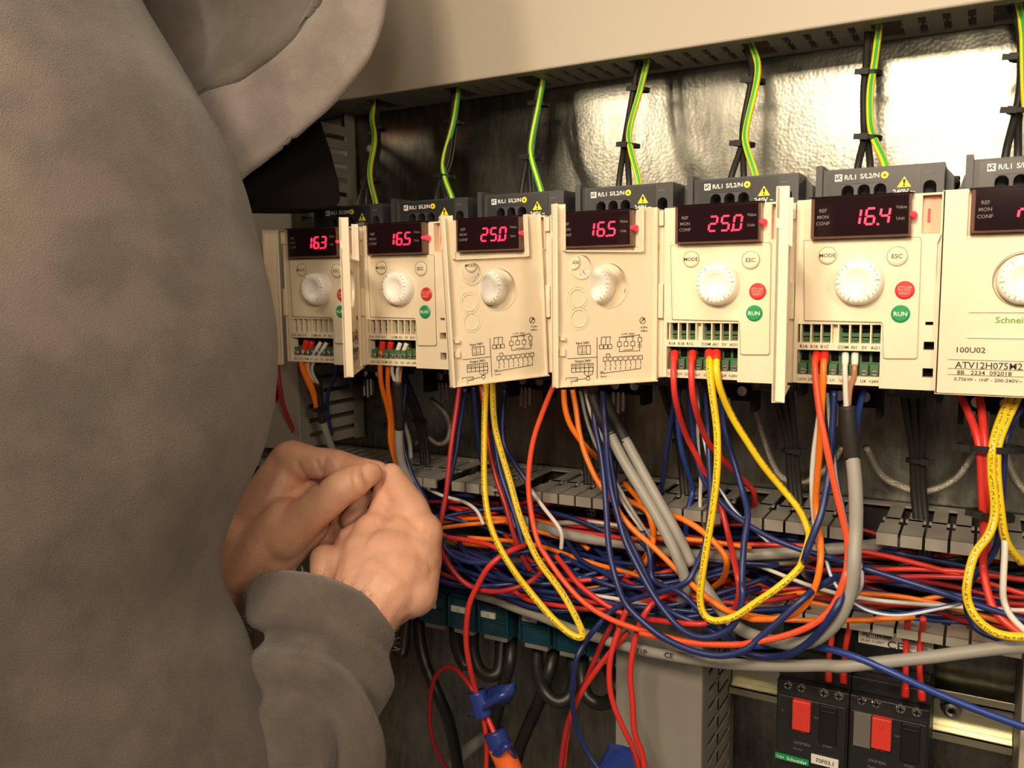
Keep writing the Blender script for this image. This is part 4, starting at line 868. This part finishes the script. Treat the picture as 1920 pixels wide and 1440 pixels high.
for s_, lb in (('j530,180,.05 535,300,.05 518,420,.048 512,595,.046', 'red wire into the first terminal of the left breaker'),
               ('j670,160,.05 655,250,.05 630,400,.048 620,605,.046', 'red wire into the second terminal of the left breaker'),
               ('j1085,150,.04 1072,300,.05 1070,450,.048 1065,705,.046', 'red wire into the first terminal of the right breaker'),
               ('j1195,150,.04 1180,300,.05 1165,450,.048 1185,730,.046', 'red wire into the second terminal of the right breaker')):
    wire(lb, 'rd', .0017, s_, 'b', ferr='fer_r')

# blue relay bases with white tags
tags_ = ['L2', 'L3', 'L2', 'L3', 'L4']
def base(px0, pyt, px1, pyb, label, txt):
    a = at(px0, pyt, .05); c = at(px1, pyb, .05); x0, x1 = a.x, c.x; zt = a.z-.002; zb = c.z
    t = tag(empty('terminal_base', ((x0+x1)/2, .08, (zt+zb)/2)), label, 'terminal base', 'blue terminal bases')
    bits(t, 'clear_case', MB().box(x0+.0006, x1-.0006, .050, .118, zb, zt), M['blueclear'], bevel=.0010)
    h = zt-zb
    bits(t, 'clear_lid', MB().box(x0+.0014, x1-.0014, .0475, .0510, zb+h*.44, zb+h*.50).box(x0+.0014, x1-.0014, .0480, .0510, zt-h*.16, zt-h*.10).box(x0+.0008, x0+.0022, .0465, .0510, zb+h*.1, zt-.001).box(x1-.0022, x1-.0008, .0465, .0510, zb+h*.1, zt-.001), M['blueclear'], bevel=.0004)
    bits(t, 'wire_guide', MB().box(x0+.004, x1-.004, .0495, .060, zb-.0025, zb+.0005), M['gbracket'], bevel=.0004)
    bits(t, 'inner_block', MB().box(x0+.0022, x1-.0022, .056, .112, zb+.0045, zt-.004).box(x0+.0028, x1-.0050, .0525, .058, zb+h*.32, zb+h*.72), M['bluecore'], bevel=.0008)
    bits(t, 'clamp_screw', MB().disc((x0+x1)/2-.003, zb+h*.20, .0020, .0530, .057, 16).disc((x0+x1)/2+.003, zt-h*.15, .0020, .0530, .057, 16), M['screw'])
    if txt:
        o = bits(t, 'tag_plate', MB().box(x0+.0025, x0+.0025+min(.0120, x1-x0-.004), .0480, .0498, zb+h*.52, zb+h*.68), M['paper'], bevel=.0002)
        bits(o, 'tag_text', MB().text(txt, .0026, x0+.0088, zb+h*.60, .0478), M['print'])
    return t
def D(u, v): return 720+u/3.6, 1040+v/3.6
for (u0, v0, u1, v1), txt, lb in (((70, 190, 225, 425), '', 'blue clear terminal base half hidden by the right hand'),
        ((248, 215, 432, 495), 'L2', 'blue terminal base tagged L2 just right of the hand'),
        ((440, 240, 632, 535), 'L3', 'blue terminal base tagged L3 behind the drooping red wire'),
        ((640, 275, 860, 580), 'L2', 'blue terminal base tagged L2 left of the gap in the row'),
        ((915, 270, 1140, 640), 'L3', 'blue terminal base tagged L3 behind the narrow yellow loop'),
        ((1150, 330, 1345, 690), 'L4', 'blue terminal base under the foot of the narrow yellow loop'),
        ((1350, 400, 1585, 735), '', 'blue terminal base at the right end, under the slanting red wires')):
    base(*D(u0, v0), *D(u1, v1), lb, txt)
t = tag(empty('mounting_rail', (-.3, .12, -.25)), 'dull mounting rail behind the blue terminal bases', 'mounting rail')
bits(t, 'rail_profile', MB().box(-.56, -.209, .1185, .1240, -.268, -.235), M['gbracket'])
# black cable loops
LOOPS = [('d70,430,.06 48,540,.05 78,650,.045 120,685,.045 158,630,.05 150,430,.06', 'short black cable hooked under the base next to the hand'),
 ('d232,400,.07 242,580,.06 285,760,.055 370,960,.055 430,1100,.06 470,1260,.07 500,1450,.08', 'long black cable slanting down from the left blue bases'),
 ('d478,480,.07 488,620,.06 520,770,.05 555,760,.055 545,560,.07', 'narrow black cable loop behind the drooping red wire'),
 ('d605,520,.07 602,660,.06 650,785,.055 725,820,.055 780,770,.06 790,600,.07 780,540,.07', 'round black cable loop under the L2 base left of the gap'),
 ('d862,560,.07 850,720,.06 815,850,.06 780,1000,.065 740,1180,.075 720,1400,.09', 'black cable running down behind the blue tape'),
 ('d1035,630,.07 1035,780,.06 1080,920,.05 1170,995,.05 1250,960,.055 1285,860,.06 1275,690,.07', 'wide black cable loop under the L3 base behind the yellow loop'),
 ('d1150,650,.07 1110,800,.06 1060,960,.062 990,1120,.065 920,1290,.07 880,1450,.08', 'black cable crossing behind the wide loop toward the floor'),
 ('d1335,680,.07 1335,820,.06 1365,950,.055 1450,1005,.055 1540,975,.055 1565,900,.055 1545,830,.06 1500,740,.07', 'round black cable loop under the right end base')]
for s_, lb in LOOPS: wire(lb, 'bk', .0048, s_, name='cable', cat='cable', group='black cable loops')
# floor-side clutter at lower left
wire('dark grey bar slanting on the cabinet floor behind the red loop', 'grey', .005, 'd430,1450,.09 560,1320,.10 690,1220,.11', name='bar', cat='bar')
# tape pieces
def slab(pts, name, m, parent=None, th=.0006):
    n = len(pts); c = sum((Vector(p) for p in pts), Vector())/n
    nrm = (pts[1]-pts[0]).cross(pts[2]-pts[0]).normalized()
    vs = [p+nrm*th for p in pts]+[p-nrm*th for p in pts]
    fs = [tuple(range(n)), tuple(range(2*n-1, n-1, -1))]+[(i, n+i, n+(i+1) % n, (i+1) % n) for i in range(n)]
    return MB().add(vs, fs).build(name, m, parent)
def DP(u, v, y): return at(720+u/3.6, 1040+v/3.6, y)
t = tag(empty('tape_flag', DP(700, 960, 0)), 'crumpled flag of blue tape folded round two red wires', 'tape')
fl = MB(); A = [(600, 930), (680, 900), (780, 845), (830, 870), (905, 860), (860, 960), (870, 1030), (800, 1050), (700, 1095), (650, 1090)]
g3 = []; N = 12
for i in range(N+1):
    for j_ in range(7):
        u = i/N; v = j_/6
        px = 600+u*290-30*v+12*math.sin(v*4); pyy = 930-75*u+v*(165-20*u)+10*math.sin(u*9)
        g3.append(DP(px, pyy, .006*math.sin(u*6+v*2)+.004*math.cos(v*5)))
fs = [(i*7+j_, (i+1)*7+j_, (i+1)*7+j_+1, i*7+j_+1) for i in range(N) for j_ in range(6)]
fo = MB().add(g3, fs).build('tape', M['tape'], t, smooth=True); fo.matrix_parent_inverse = Matrix.Translation(-t.location)
sd = fo.modifiers.new('s', 'SOLIDIFY'); sd.thickness = .0009
o = MB().tube([DP(625, 925, .001), DP(650, 1000, .001), DP(675, 1085, .001)], .0062, 14).build('tape_wrap', M['tape'], t, smooth=True); o.matrix_parent_inverse = Matrix.Translation(-t.location)
wire('red wire leaving the tape flag straight down', 'rd', .0017, 'd665,1080,.002 685,1180,.002 695,1300,.002 690,1450,.002')
wire('red wire from the tape flag into the taped orange plug', 'rd', .0019, 'd690,1080,.002 720,1150,.0 750,1220,-.002')
t = tag(empty('taped_plug', DP(790, 1320, 0)), 'orange plug wrapped in blue tape hanging on a red wire', 'plug')
for nm, a, b_, r, m_ in (('tape_wrap', (745, 1195), (790, 1300), .0078, 'tape'), ('plug_body', (780, 1290), (860, 1470), .0082, 'orangebit'), ('tape_band', (775, 1325), (840, 1345), .0040, 'tape')):
    o = MB().tube([DP(*a, -.002), DP((a[0]+b_[0])/2, (a[1]+b_[1])/2, -.002), DP(*b_, -.002)], r, 16).build(nm, M[m_], t, smooth=True); o.matrix_parent_inverse = Matrix.Translation(-t.location)
o = MB().tube([DP(735, 1330, -.006), DP(775, 1345, -.012), DP(830, 1290, -.012), DP(865, 1330, -.004), DP(880, 1400, .0)], .0022, 10).build('tape_edge', M['tape'], t, smooth=True); o.matrix_parent_inverse = Matrix.Translation(-t.location)
t = tag(empty('tape_flag', DP(1580, 1400, 0)), 'dark blue tape flag at the bottom edge between red wires', 'tape')
o = slab([DP(1440, 1450, .0), DP(1520, 1290, .0), DP(1600, 1300, .004), DP(1670, 1320, .0), DP(1700, 1460, .0)], 'tape', M['tape'], t, .002); o.matrix_parent_inverse = Matrix.Translation(-t.location)

# ================================================================ the person
def cone(mb, a, ra, b, rb, n=14):
    """a rounded cone from a to b"""
    d = b-a; L_ = d.length; q = d.to_track_quat('Z', 'Y').to_matrix() if L_ > 1e-6 else Matrix.Identity(3)
    vs = []; rings = []
    for k in range(1, 6): an = PI/2*(k/6-1); rings.append((ra*math.cos(an), ra*math.sin(an)))
    rings += [(ra, 0), (rb, L_)]
    for k in range(1, 6): an = PI/2*k/6; rings.append((rb*math.cos(an), L_+rb*math.sin(an)))
    for r, z in rings: vs += [a+q@Vector((r*math.cos(2*PI*i/n), r*math.sin(2*PI*i/n), z)) for i in range(n)]
    fs = [(j_*n+i, j_*n+(i+1) % n, (j_+1)*n+(i+1) % n, (j_+1)*n+i) for j_ in range(len(rings)-1) for i in range(n)]
    vs += [a-q@Vector((0, 0, ra)), a+q@Vector((0, 0, L_+rb))]; m = len(vs)
    fs += [(m-2, (i+1) % n, i) for i in range(n)] + [(m-1, (len(rings)-1)*n+i, (len(rings)-1)*n+(i+1) % n) for i in range(n)]
    mb.add(vs, fs)
def px_chain(mb, pts):
    """pts = (px, py, distance from the camera, radius as it measures in the photograph)"""
    P_ = [(dep(a, b_, d), r*d/FPX) for a, b_, d, r in pts]
    for (a, ra), (b_, rb) in zip(P_, P_[1:]): cone(mb, a, ra, b_, rb)
def fuse(mb, voxel, iters, fac=.5):
    me = mb.mesh('fuse'); o = bpy.data.objects.new('fuse', me); COL.objects.link(o)
    r = o.modifiers.new('r', 'REMESH'); r.mode = 'VOXEL'; r.voxel_size = voxel
    s = o.modifiers.new('s', 'SMOOTH'); s.iterations = iters; s.factor = fac
    dg = bpy.context.evaluated_depsgraph_get(); dg.update()
    out = bpy.data.meshes.new_from_object(o.evaluated_get(dg)); bpy.data.objects.remove(o)
    out.polygons.foreach_set('use_smooth', [True]*len(out.polygons)); return out
hands = MB()
# left hand: forearm, wrist and palm
px_chain(hands, [(250, 1420, .60, 62), (330, 1250, .585, 56), (418, 1085, .565, 44), (455, 1010, .56, 54)])
px_chain(hands, [(440, 1045, .565, 50), (492, 960, .565, 55), (545, 868, .57, 42)])
px_chain(hands, [(420, 1080, .565, 44), (500, 1020, .555, 58), (535, 985, .55, 52)])
px_chain(hands, [(500, 960, .575, 55), (560, 920, .58, 48), (560, 960, .57, 48)])
px_chain(hands, [(455, 1070, .56, 44), (520, 1040, .555, 45), (575, 985, .552, 42)])
# thumb across the front
px_chain(hands, [(535, 1005, .548, 48), (585, 960, .540, 38), (640, 916, .536, 34), (660, 905, .537, 33), (688, 890, .543, 25), (697, 887, .545, 21)])
# index finger behind the thumb, bent at the knuckle
px_chain(hands, [(548, 866, .568, 42), (590, 868, .560, 31), (632, 872, .556, 30), (672, 880, .566, 24), (708, 884, .572, 21)])
# middle, ring and little fingers folded under
px_chain(hands, [(535, 905, .585, 40), (600, 905, .590, 32), (660, 920, .592, 28), (690, 950, .580, 24), (660, 975, .572, 22)])
px_chain(hands, [(530, 940, .592, 36), (595, 950, .598, 28), (640, 965, .598, 26), (640, 1000, .585, 22), (610, 1010, .578, 21)])
px_chain(hands, [(520, 980, .595, 32), (575, 995, .600, 24), (605, 1010, .600, 22), (595, 1040, .588, 19)])
# right hand: wrist, back of the hand
px_chain(hands, [(595, 1400, .492, 70), (625, 1250, .497, 66), (665, 1170, .50, 70), (705, 1115, .512, 72), (735, 1060, .525, 74)])
px_chain(hands, [(720, 1100, .515, 78), (770, 1050, .528, 60), (790, 1000, .535, 42)])
px_chain(hands, [(690, 1100, .515, 66), (690, 1040, .530, 52), (700, 1000, .540, 40)])
px_chain(hands, [(740, 1080, .52, 76), (750, 1020, .535, 58), (745, 985, .545, 42)])
px_chain(hands, [(775, 1110, .515, 48), (800, 1050, .53, 30)])
# right index finger, pointing up and meeting the left fingertips
px_chain(hands, [(783, 995, .537, 38), (770, 955, .545, 35), (745, 915, .555, 30), (738, 893, .560, 22), (734, 886, .562, 19)])
# right thumb beside it
px_chain(hands, [(700, 1040, .532, 42), (716, 985, .545, 36), (722, 945, .553, 27), (722, 905, .562, 22), (716, 886, .568, 18)])
# right middle, ring and little fingers folded into the palm
px_chain(hands, [(742, 1000, .545, 44), (700, 1005, .545, 42), (664, 1020, .543, 37), (652, 1050, .535, 32)])
px_chain(hands, [(720, 1050, .535, 50), (672, 1040, .537, 46), (640, 1060, .530, 36)])
px_chain(hands, [(690, 1085, .53, 48), (640, 1060, .53, 38), (608, 1048, .53, 28), (604, 1075, .525, 24)])
hm = fuse(hands, .0014, 11)
# shallow creases at the joints
def crease(V, px, py, d, px2, py2, d2, depth=.0011, w=.0016):
    a, b_ = dep(px, py, d), dep(px2, py2, d2); ab = b_-a; l2 = ab.length_squared
    for v in V:
        if (v[1]-a).length_squared > .0025: continue
        t_ = max(0, min(1, (v[1]-a).dot(ab)/l2)); rr = v[1]-(a+ab*t_)
        if rr.length_squared < .0004:
            s_ = rr-FW*rr.dot(FW); v[1] -= v[2]*(depth*math.exp(-(s_.length/w)**2))
tip_ = dep(650, 950, .54); near_v = [[v.index, v.co.copy(), v.normal.copy()] for v in hm.vertices if (v.co-tip_).length_squared < .0045]
for c_ in ((676, 872, .53, 690, 910, .53), (662, 880, .53, 672, 930, .53), (588, 868, .54, 600, 908, .54), (556, 868, .55, 580, 918, .55), (610, 855, .55, 606, 885, .55), (530, 930, .54, 566, 908, .54),
           (706, 950, .545, 738, 965, .545), (712, 975, .54, 745, 990, .54), (620, 990, .53, 626, 1018, .53), (762, 965, .53, 785, 985, .53)): crease(near_v, *c_)
for i_, co_, n_ in near_v: hm.vertices[i_].co = co_
body = MB()
def bw(x, y, z): return Vector((x, y, z))
# torso, neck, head and upper arms inside the clothes
SH = dep(-40, -200, .48); EL = dep(240, 1850, .46); WR = dep(595, 1400, .495)
NK = dep(440, -330, .68); HD = dep(500, -110, .615)
HIP = dep(-620, 2300, .9); CH = dep(-400, 420, .78)
for a, ra, b_, rb in ((SH, .050, EL, .040), (EL, .040, WR, .024), (CH, .10, HIP, .11), (CH, .09, NK, .05), (NK, .050, HD, .06), (HD, .056, HD+Vector((.006, .010, -.01)), .052), (SH, .05, CH, .09)): cone(body, a, ra, b_, rb, 20)
SL = dep(-80, -200, .98); EL2 = dep(0, 1750, .80); WL = dep(235, 1440, .605)
for a, ra, b_, rb in ((NK, .06, SL, .065), (SL, .06, EL2, .042), (EL2, .042, WL, .028), (SL, .07, CH, .10)): cone(body, a, ra, b_, rb, 20)
# face under the hood: brow, nose, lips, chin, ears
fd = (dep(640, 160, .66)-HD).normalized(); upv = Vector((0, 0, 1)); sd_ = fd.cross(upv).normalized(); upv = sd_.cross(fd)
for f_, s_, u_, r in ((.062, 0, -.010, .008), (.058, 0, .002, .007), (.052, .022, .016, .009), (.052, -.022, .016, .009), (.054, .008, -.028, .007), (.054, -.008, -.028, .007), (.044, 0, -.048, .014), (0, .054, -.01, .011), (0, -.054, -.01, .011)):
    c_ = HD+fd*f_+sd_*s_+upv*u_; cone(body, c_, r, c_+fd*.004, r*.8, 10)
bm_ = fuse(body, .006, 3)
bb = bmesh.new(); bb.from_mesh(bm_); bb.from_mesh(hm); me = bpy.data.meshes.new('body'); bb.to_mesh(me); bb.free()
me.polygons.foreach_set('use_smooth', [True]*len(me.polygons)); me.materials.append(M['skin'])
person = tag(empty('person', tuple(dep(150, 900, .46))), 'person in a grey hooded sweatshirt with the hood up, both hands pinching a wire', 'person')
IP = Matrix.Translation(-person.location)
def wear(name, me, m):
    me.materials.clear(); me.materials.append(M[m]); o = link(name, me, person); o.matrix_parent_inverse = IP; return o
wear('body', me, 'skin')
# thumb nail of the left hand
# sweatshirt: torso with the near upper arm, following the outline of the sleeve
def fold(p, amp, sc=9, seed=0):
    return amp*(noise.noise(p*sc+Vector((seed, 0, 0)))+.45*noise.noise(p*sc*2.3+Vector((0, seed, 3))))
def loft(rings, close=True):
    n = len(rings[0]); vs = [p for r in rings for p in r]
    fs = [(j_*n+i, j_*n+(i+1) % n, (j_+1)*n+(i+1) % n, (j_+1)*n+i) for j_ in range(len(rings)-1) for i in range(n)]
    if close: fs += [tuple(range(n-1, -1, -1)), tuple((len(rings)-1)*n+i for i in range(n))]
    return vs, fs
EDGE = [(-330, -430), (-150, -425), (20, -390), (140, -310), (205, -215), (225, -110), (262, 0), (318, 90), (368, 175), (413, 250), (449, 330), (476, 440), (498, 560), (507, 660), (505, 740), (490, 825), (468, 890), (440, 945), (415, 1010), (395, 1060), (392, 1110), (404, 1155), (432, 1200), (456, 1260), (482, 1340), (512, 1440), (520, 1560)]
ep = smooth_path([Vector((a, b_, 0)) for a, b_ in EDGE], 4)
rings = []
for e in ep:
    d = .46-.02*math.exp(-((e.y-900)/500)**2); left = -520
    c0, rx = (e.x+left)/2, (e.x-left)/2; ring = []
    for i in range(56):
        a = 2*PI*i/56; ca, sa = math.cos(a), math.sin(a)
        ca2 = math.copysign(abs(ca)**.9, ca)
        p = dep(c0+rx*ca2, e.y, d+.13-.0) if False else CAM+ray(c0+rx*ca2, e.y)*(d+.105*-sa)
        # keep the outline where it is: points nearer or farther than d slide along their own depth
        q = CAM+ray(e.x, e.y)*d
        base = CAM+ray(c0, e.y)*d; ex = (q-base)
        p = base+ex*ca2+FW*(-sa)*.105
        ring.append(p)
    rings.append(ring)
vs, fs = loft(rings)
tm = MB().add(vs, fs).mesh('torso', smooth=True)
# the sleeve of the near forearm
def sec(px, py, d, rx, ry, tilt=0, n=48, sq=0):
    """an ellipse of fabric round a limb: rx across the view, ry in depth, tilted so that its opening shows"""
    c_ = dep(px, py, d); k = d/FPX; out = []
    ax = RT*math.cos(sq)+UP*math.sin(sq); ay = (FW*math.cos(tilt)+UP*math.sin(tilt)).normalized()
    return [c_+ax*(math.cos(2*PI*i/n)*rx*k)+ay*(math.sin(2*PI*i/n)*ry*k) for i in range(n)]
slv = [sec(606, 1152, .505, 118, 92, -.85, sq=-.22), sec(604, 1142, .505, 134, 106, -.85, sq=-.22), sec(603, 1166, .498, 138, 116, -.75, sq=-.20), sec(602, 1200, .494, 136, 120, -.6, sq=-.15), sec(604, 1235, .492, 130, 118, -.5, sq=-.1),
       sec(598, 1275, .492, 142, 130, -.4, sq=-.04), sec(592, 1320, .492, 148, 138, -.3), sec(587, 1365, .492, 152, 142, -.2), sec(575, 1420, .492, 160, 150, -.1), sec(560, 1500, .485, 172, 160, 0), sec(520, 1620, .45, 190, 170, 0), sec(440, 1780, .45, 200, 180, -.4)]
vs, fs = loft(slv, close=False); fs += [tuple((len(slv)-1)*48+i for i in range(48))]
sm = MB().add(vs, fs).mesh('sleeve', smooth=True)
slv2 = [sec(352, 1222, .583, 66, 62, -.3), sec(347, 1232, .583, 76, 70, -.3), sec(300, 1320, .59, 92, 88, -.2), sec(240, 1430, .60, 110, 100, 0), sec(140, 1600, .64, 120, 110, .3)]
vs, fs = loft(slv2, close=False); s2 = MB().add(vs, fs).mesh('sleeve', smooth=True)
whole = bmesh.new()
for which, q in enumerate((tm, sm, s2)):
    bb = bmesh.new(); bb.from_mesh(q)
    bmesh.ops.recalc_face_normals(bb, faces=bb.faces)
    bmesh.ops.subdivide_edges(bb, edges=bb.edges, cuts=3 if which == 1 else 2, use_grid_fill=True, smooth=.3)
    bb.normal_update()
    for v in bb.verts:
        p = v.co.copy(); dsp = fold(p, .0042 if which != 1 else .0025, 9, 3)
        s_ = p-CAM; zz = s_.dot(FW); px = 960+FPX*s_.dot(RT)/zz; py = 720-FPX*s_.dot(UP)/zz
        if which == 1 and py > 1080:      # rounded folds pushed up round the forearm
            q_ = math.hypot(px-520, py-1420); w_ = min(1, max(0, (px-380)/80))*min(1, max(0, (py-1150)/40))
            dsp += 1.3*w_*(-.0085*math.exp(-((q_-226)/20)**2) + .0050*math.exp(-((q_-178)/26)**2) - .0060*math.exp(-((q_-122)/14)**2) + .0025*math.exp(-((q_-85)/18)**2) - .0022*math.exp(-((q_-290)/14)**2))
        if which == 0 and px > 300 and py > 1150:   # the sleeve gathers in a crease at the elbow
            dsp += -.004*math.exp(-((px-.45*(py-1200)-330)/26)**2)*min(1, (py-1150)/120)
        v.co += v.normal*dsp
    tmp = bpy.data.meshes.new('q'); bb.to_mesh(tmp); bb.free(); whole.from_mesh(tmp)
bb = whole
me = bpy.data.meshes.new('sweatshirt'); bb.to_mesh(me); bb.free(); me.polygons.foreach_set('use_smooth', [True]*len(me.polygons))
sw = wear('sweatshirt', me, 'hoodie')
so = sw.modifiers.new('s', 'SOLIDIFY'); so.thickness = .0022; so.offset = -1
ss = sw.modifiers.new('u', 'SMOOTH'); ss.iterations = 2
# loose fibres on the worn cuff
rr_ = random.Random(5); fz = MB()
for i in range(420):
    a = rr_.uniform(0, 2*PI); idx_ = int(a/(2*PI)*48) % 48; p = slv[1][idx_].lerp(slv[rr_.choice((0, 1, 2, 3))][idx_], rr_.random())
    d = (p-dep(600, 1170, .49)).normalized()+Vector((rr_.uniform(-.5, .5), rr_.uniform(-.5, .5), rr_.uniform(-.2, .8)))
    fz.tube([p, p+d*.0016, p+d*.0030+Vector((rr_.uniform(-.001, .001), 0, rr_.uniform(-.001, .001)))], .00010, 4, sub=2, caps=False)
f_ = fz.build('cuff_fuzz', M['rib'], sw, fix=False)
f_.parent = person; f_.matrix_parent_inverse = IP; f_['kind'] = 'stuff'
# hood
def tracering(tr, d, thick, n=28, lift=0):
    """closed loop: the near side follows the traced line, the far side lies 'thick' deeper"""
    tp = smooth_path([Vector((a, b_, 0)) for a, b_ in tr], 6); m = len(tp); out = []
    for i in range(n):
        q = tp[int(i/(n-1)*(m-1))]; s_ = i/(n-1); out.append(dep(q.x, q.y, d-.02*math.sin(PI*s_)+.01*abs(s_-.5)))
    for i in range(n-1, -1, -1):
        q = tp[int(i/(n-1)*(m-1))]; s_ = i/(n-1); b_ = dep(q.x, q.y, d); out.append(b_+(FW*.80-RT*.60+UP*.20).normalized()*(thick*(.25+.75*math.sin(PI*s_)))+UP*lift)
    return out
rimA = [(400, 400), (455, 328), (530, 278), (600, 214), (655, 155), (700, 92), (719, 20), (726, -60), (716, -150), (680, -260), (610, -350), (520, -410)]
rimS = [(330, 235), (380, 178), (440, 158), (505, 120), (560, 70), (600, 15), (622, -50), (630, -110), (612, -190), (570, -280), (500, -350), (420, -400)]
rimB = [(290, 170), (350, 120), (400, 75), (450, 25), (500, -40), (530, -90), (545, -130), (550, -170), (530, -230), (480, -300), (410, -360), (340, -400)]
rimC = [(220, 100), (260, 60), (300, 10), (350, -50), (390, -100), (420, -140), (440, -180), (448, -215), (430, -255), (390, -310), (330, -350), (280, -380)]
rimD = [(150, -60), (190, -90), (220, -120), (250, -150), (280, -180), (300, -200), (320, -220), (330, -245), (325, -275), (300, -310), (270, -335), (240, -350)]
def inset(r, k): c_ = sum(r, Vector())/len(r); return [c_+(p-c_)*k for p in r]
D0 = .53
a0 = tracering(rimA, D0, .12); s0 = tracering(rimS, D0+.005, .145)
mid = [a.lerp(b_, .45) for a, b_ in zip(a0, s0)]; c_m = sum(mid, Vector())/len(mid); mid = [c_m+(p-c_m)*1.025 for p in mid]
vs, fs = loft([inset(a0, .90), inset(a0, .965), a0, [a.lerp(b_, .12)+(a-c_m)*.01 for a, b_ in zip(a0, s0)], mid, [a.lerp(b_, .88) for a, b_ in zip(a0, s0)], inset(s0, .95)], close=False)
bb = bmesh.new(); q = MB().add(vs, fs).mesh('band', smooth=True); bb.from_mesh(q); bmesh.ops.subdivide_edges(bb, edges=bb.edges, cuts=2, use_grid_fill=True, smooth=.6)
bb.normal_update()
for v in bb.verts: v.co += v.normal*fold(v.co.copy(), .0012, 30, 5)
me = bpy.data.meshes.new('hood_band'); bb.to_mesh(me); bb.free(); me.polygons.foreach_set('use_smooth', [True]*len(me.polygons))
hb_ = wear('hood_band', me, 'rib')
so = hb_.modifiers.new('s', 'SOLIDIFY'); so.thickness = .003; so.offset = 0
b0 = tracering(rimB, D0+.01, .17); c0_ = tracering(rimC, D0+.015, .18); d0 = tracering(rimD, D0+.02, .16)
vs, fs = loft([inset(s0, .945), inset(s0, .985), [a.lerp(b_, .35) for a, b_ in zip(inset(s0, 1.02), b0)], b0, c0_, d0, inset(d0, .4)], close=False)
bb = bmesh.new(); q = MB().add(vs, fs).mesh('hood', smooth=True); bb.from_mesh(q); bmesh.ops.subdivide_edges(bb, edges=bb.edges, cuts=3, use_grid_fill=True, smooth=.6)
bb.normal_update()
for v in bb.verts:
    s_ = v.co-CAM; zz = s_.dot(FW); px = 960+FPX*s_.dot(RT)/zz; py = 720-FPX*s_.dot(UP)/zz
    w_ = math.exp(-((px-355+ (py-60)*-.15)/26)**2)
    v.co += v.normal*(fold(v.co.copy(), .004, 14, 9)-.014*w_*max(0, min(1, (150-py)/70)))
me = bpy.data.meshes.new('hood'); bb.to_mesh(me); bb.free(); me.polygons.foreach_set('use_smooth', [True]*len(me.polygons))
hd_ = wear('hood', me, 'hoodf')
so = hd_.modifiers.new('s', 'SOLIDIFY'); so.thickness = .003; so.offset = -1
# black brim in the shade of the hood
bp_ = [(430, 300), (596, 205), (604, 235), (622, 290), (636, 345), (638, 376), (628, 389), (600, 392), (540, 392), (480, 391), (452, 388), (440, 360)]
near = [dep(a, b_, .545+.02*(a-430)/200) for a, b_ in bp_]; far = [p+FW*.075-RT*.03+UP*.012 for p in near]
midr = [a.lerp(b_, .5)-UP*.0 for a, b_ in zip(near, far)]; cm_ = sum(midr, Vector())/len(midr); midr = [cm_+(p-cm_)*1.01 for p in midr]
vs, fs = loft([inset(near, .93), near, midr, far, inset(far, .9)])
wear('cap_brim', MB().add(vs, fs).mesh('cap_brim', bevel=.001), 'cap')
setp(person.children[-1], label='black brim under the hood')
# dark watch strap on the left wrist
wa, wb_ = dep(398, 1098, .567), dep(372, 1152, .575)
o = MB().tube([wa.lerp(wb_, .15), wa.lerp(wb_, .5), wa.lerp(wb_, .95)], 50*.57/FPX, 24, caps=False).mesh('watch_strap', smooth=True)
wear('watch_strap', o, 'rubber_shade')
# the short piece of wire the fingers hold
wire('short blue wire held between the fingertips', 'blue', .0019, 'p735,886,-.02 712,915,-.03 700,940,-.03 688,962,-.02 672,985,-.005')
wire('short white wire beside the blue one below the fingertips', 'wh', .0016, 'p722,900,-.01 704,925,-.018 690,940,-.012 676,956,.0')

# ================================================================ camera and light
cd = bpy.data.cameras.new('camera'); co = bpy.data.objects.new('camera', cd); COL.objects.link(co)
Rm = Matrix((RT, UP, -FW)).transposed().to_4x4(); co.matrix_world = Matrix.Translation(CAM) @ Rm
cd.sensor_width = 36; cd.lens = 36*FPX/1920; cd.clip_start = .02; cd.clip_end = 20
cd.dof.use_dof = True; cd.dof.focus_distance = .50; cd.dof.aperture_fstop = 17
SC.camera = co
def area(name, loc, tgt, size, power, col, shape='RECTANGLE', sy=None):
    l = bpy.data.lights.new(name, 'AREA'); l.energy = power; l.color = col; l.shape = shape; l.size = size; l.size_y = sy or size
    o = bpy.data.objects.new(name, l); COL.objects.link(o); o.location = loc
    o.rotation_euler = (Vector(tgt)-Vector(loc)).to_track_quat('-Z', 'Y').to_euler(); return o
WARM = (1.0, .80, .56)
area('lamp_left', (-.475, -.40, .225), (-.25, .12, .08), .09, .85, WARM, sy=.11)
area('fill_inner', (-.66, -.12, .22), (-.30, .0, -.02), .10, .75, WARM)  # added unseen fill behind the person, meant for the left hand
q = area('lamp_above', (-.10, -.90, .40), (-.04, .05, .06), .22, 1.25, WARM, sy=.15); q.data.spread = math.radians(80)
area('lamp_side', (.50, -.75, .20), (-.15, 0, -.03), .12, 1.9, WARM)
area('fill_near', (.02, -.56, .16), (-.25, 0, -.08), .07, .55, WARM)  # added fill beside the camera, brightens the hands and sleeve
area('lamp_room', (.1, -1.5, 1.7), (-.2, 0, 0), .7, 9, (1, .84, .66))
w = bpy.data.worlds.new('room'); w.use_nodes = True; SC.world = w
w.node_tree.nodes['Background'].inputs['Color'].default_value = (.60, .47, .34, 1); w.node_tree.nodes['Background'].inputs['Strength'].default_value = .12
vs = SC.view_settings; vs.view_transform = 'Standard'; vs.look = 'None'; vs.exposure = .55; vs.gamma = 1; vs.use_curve_mapping = False
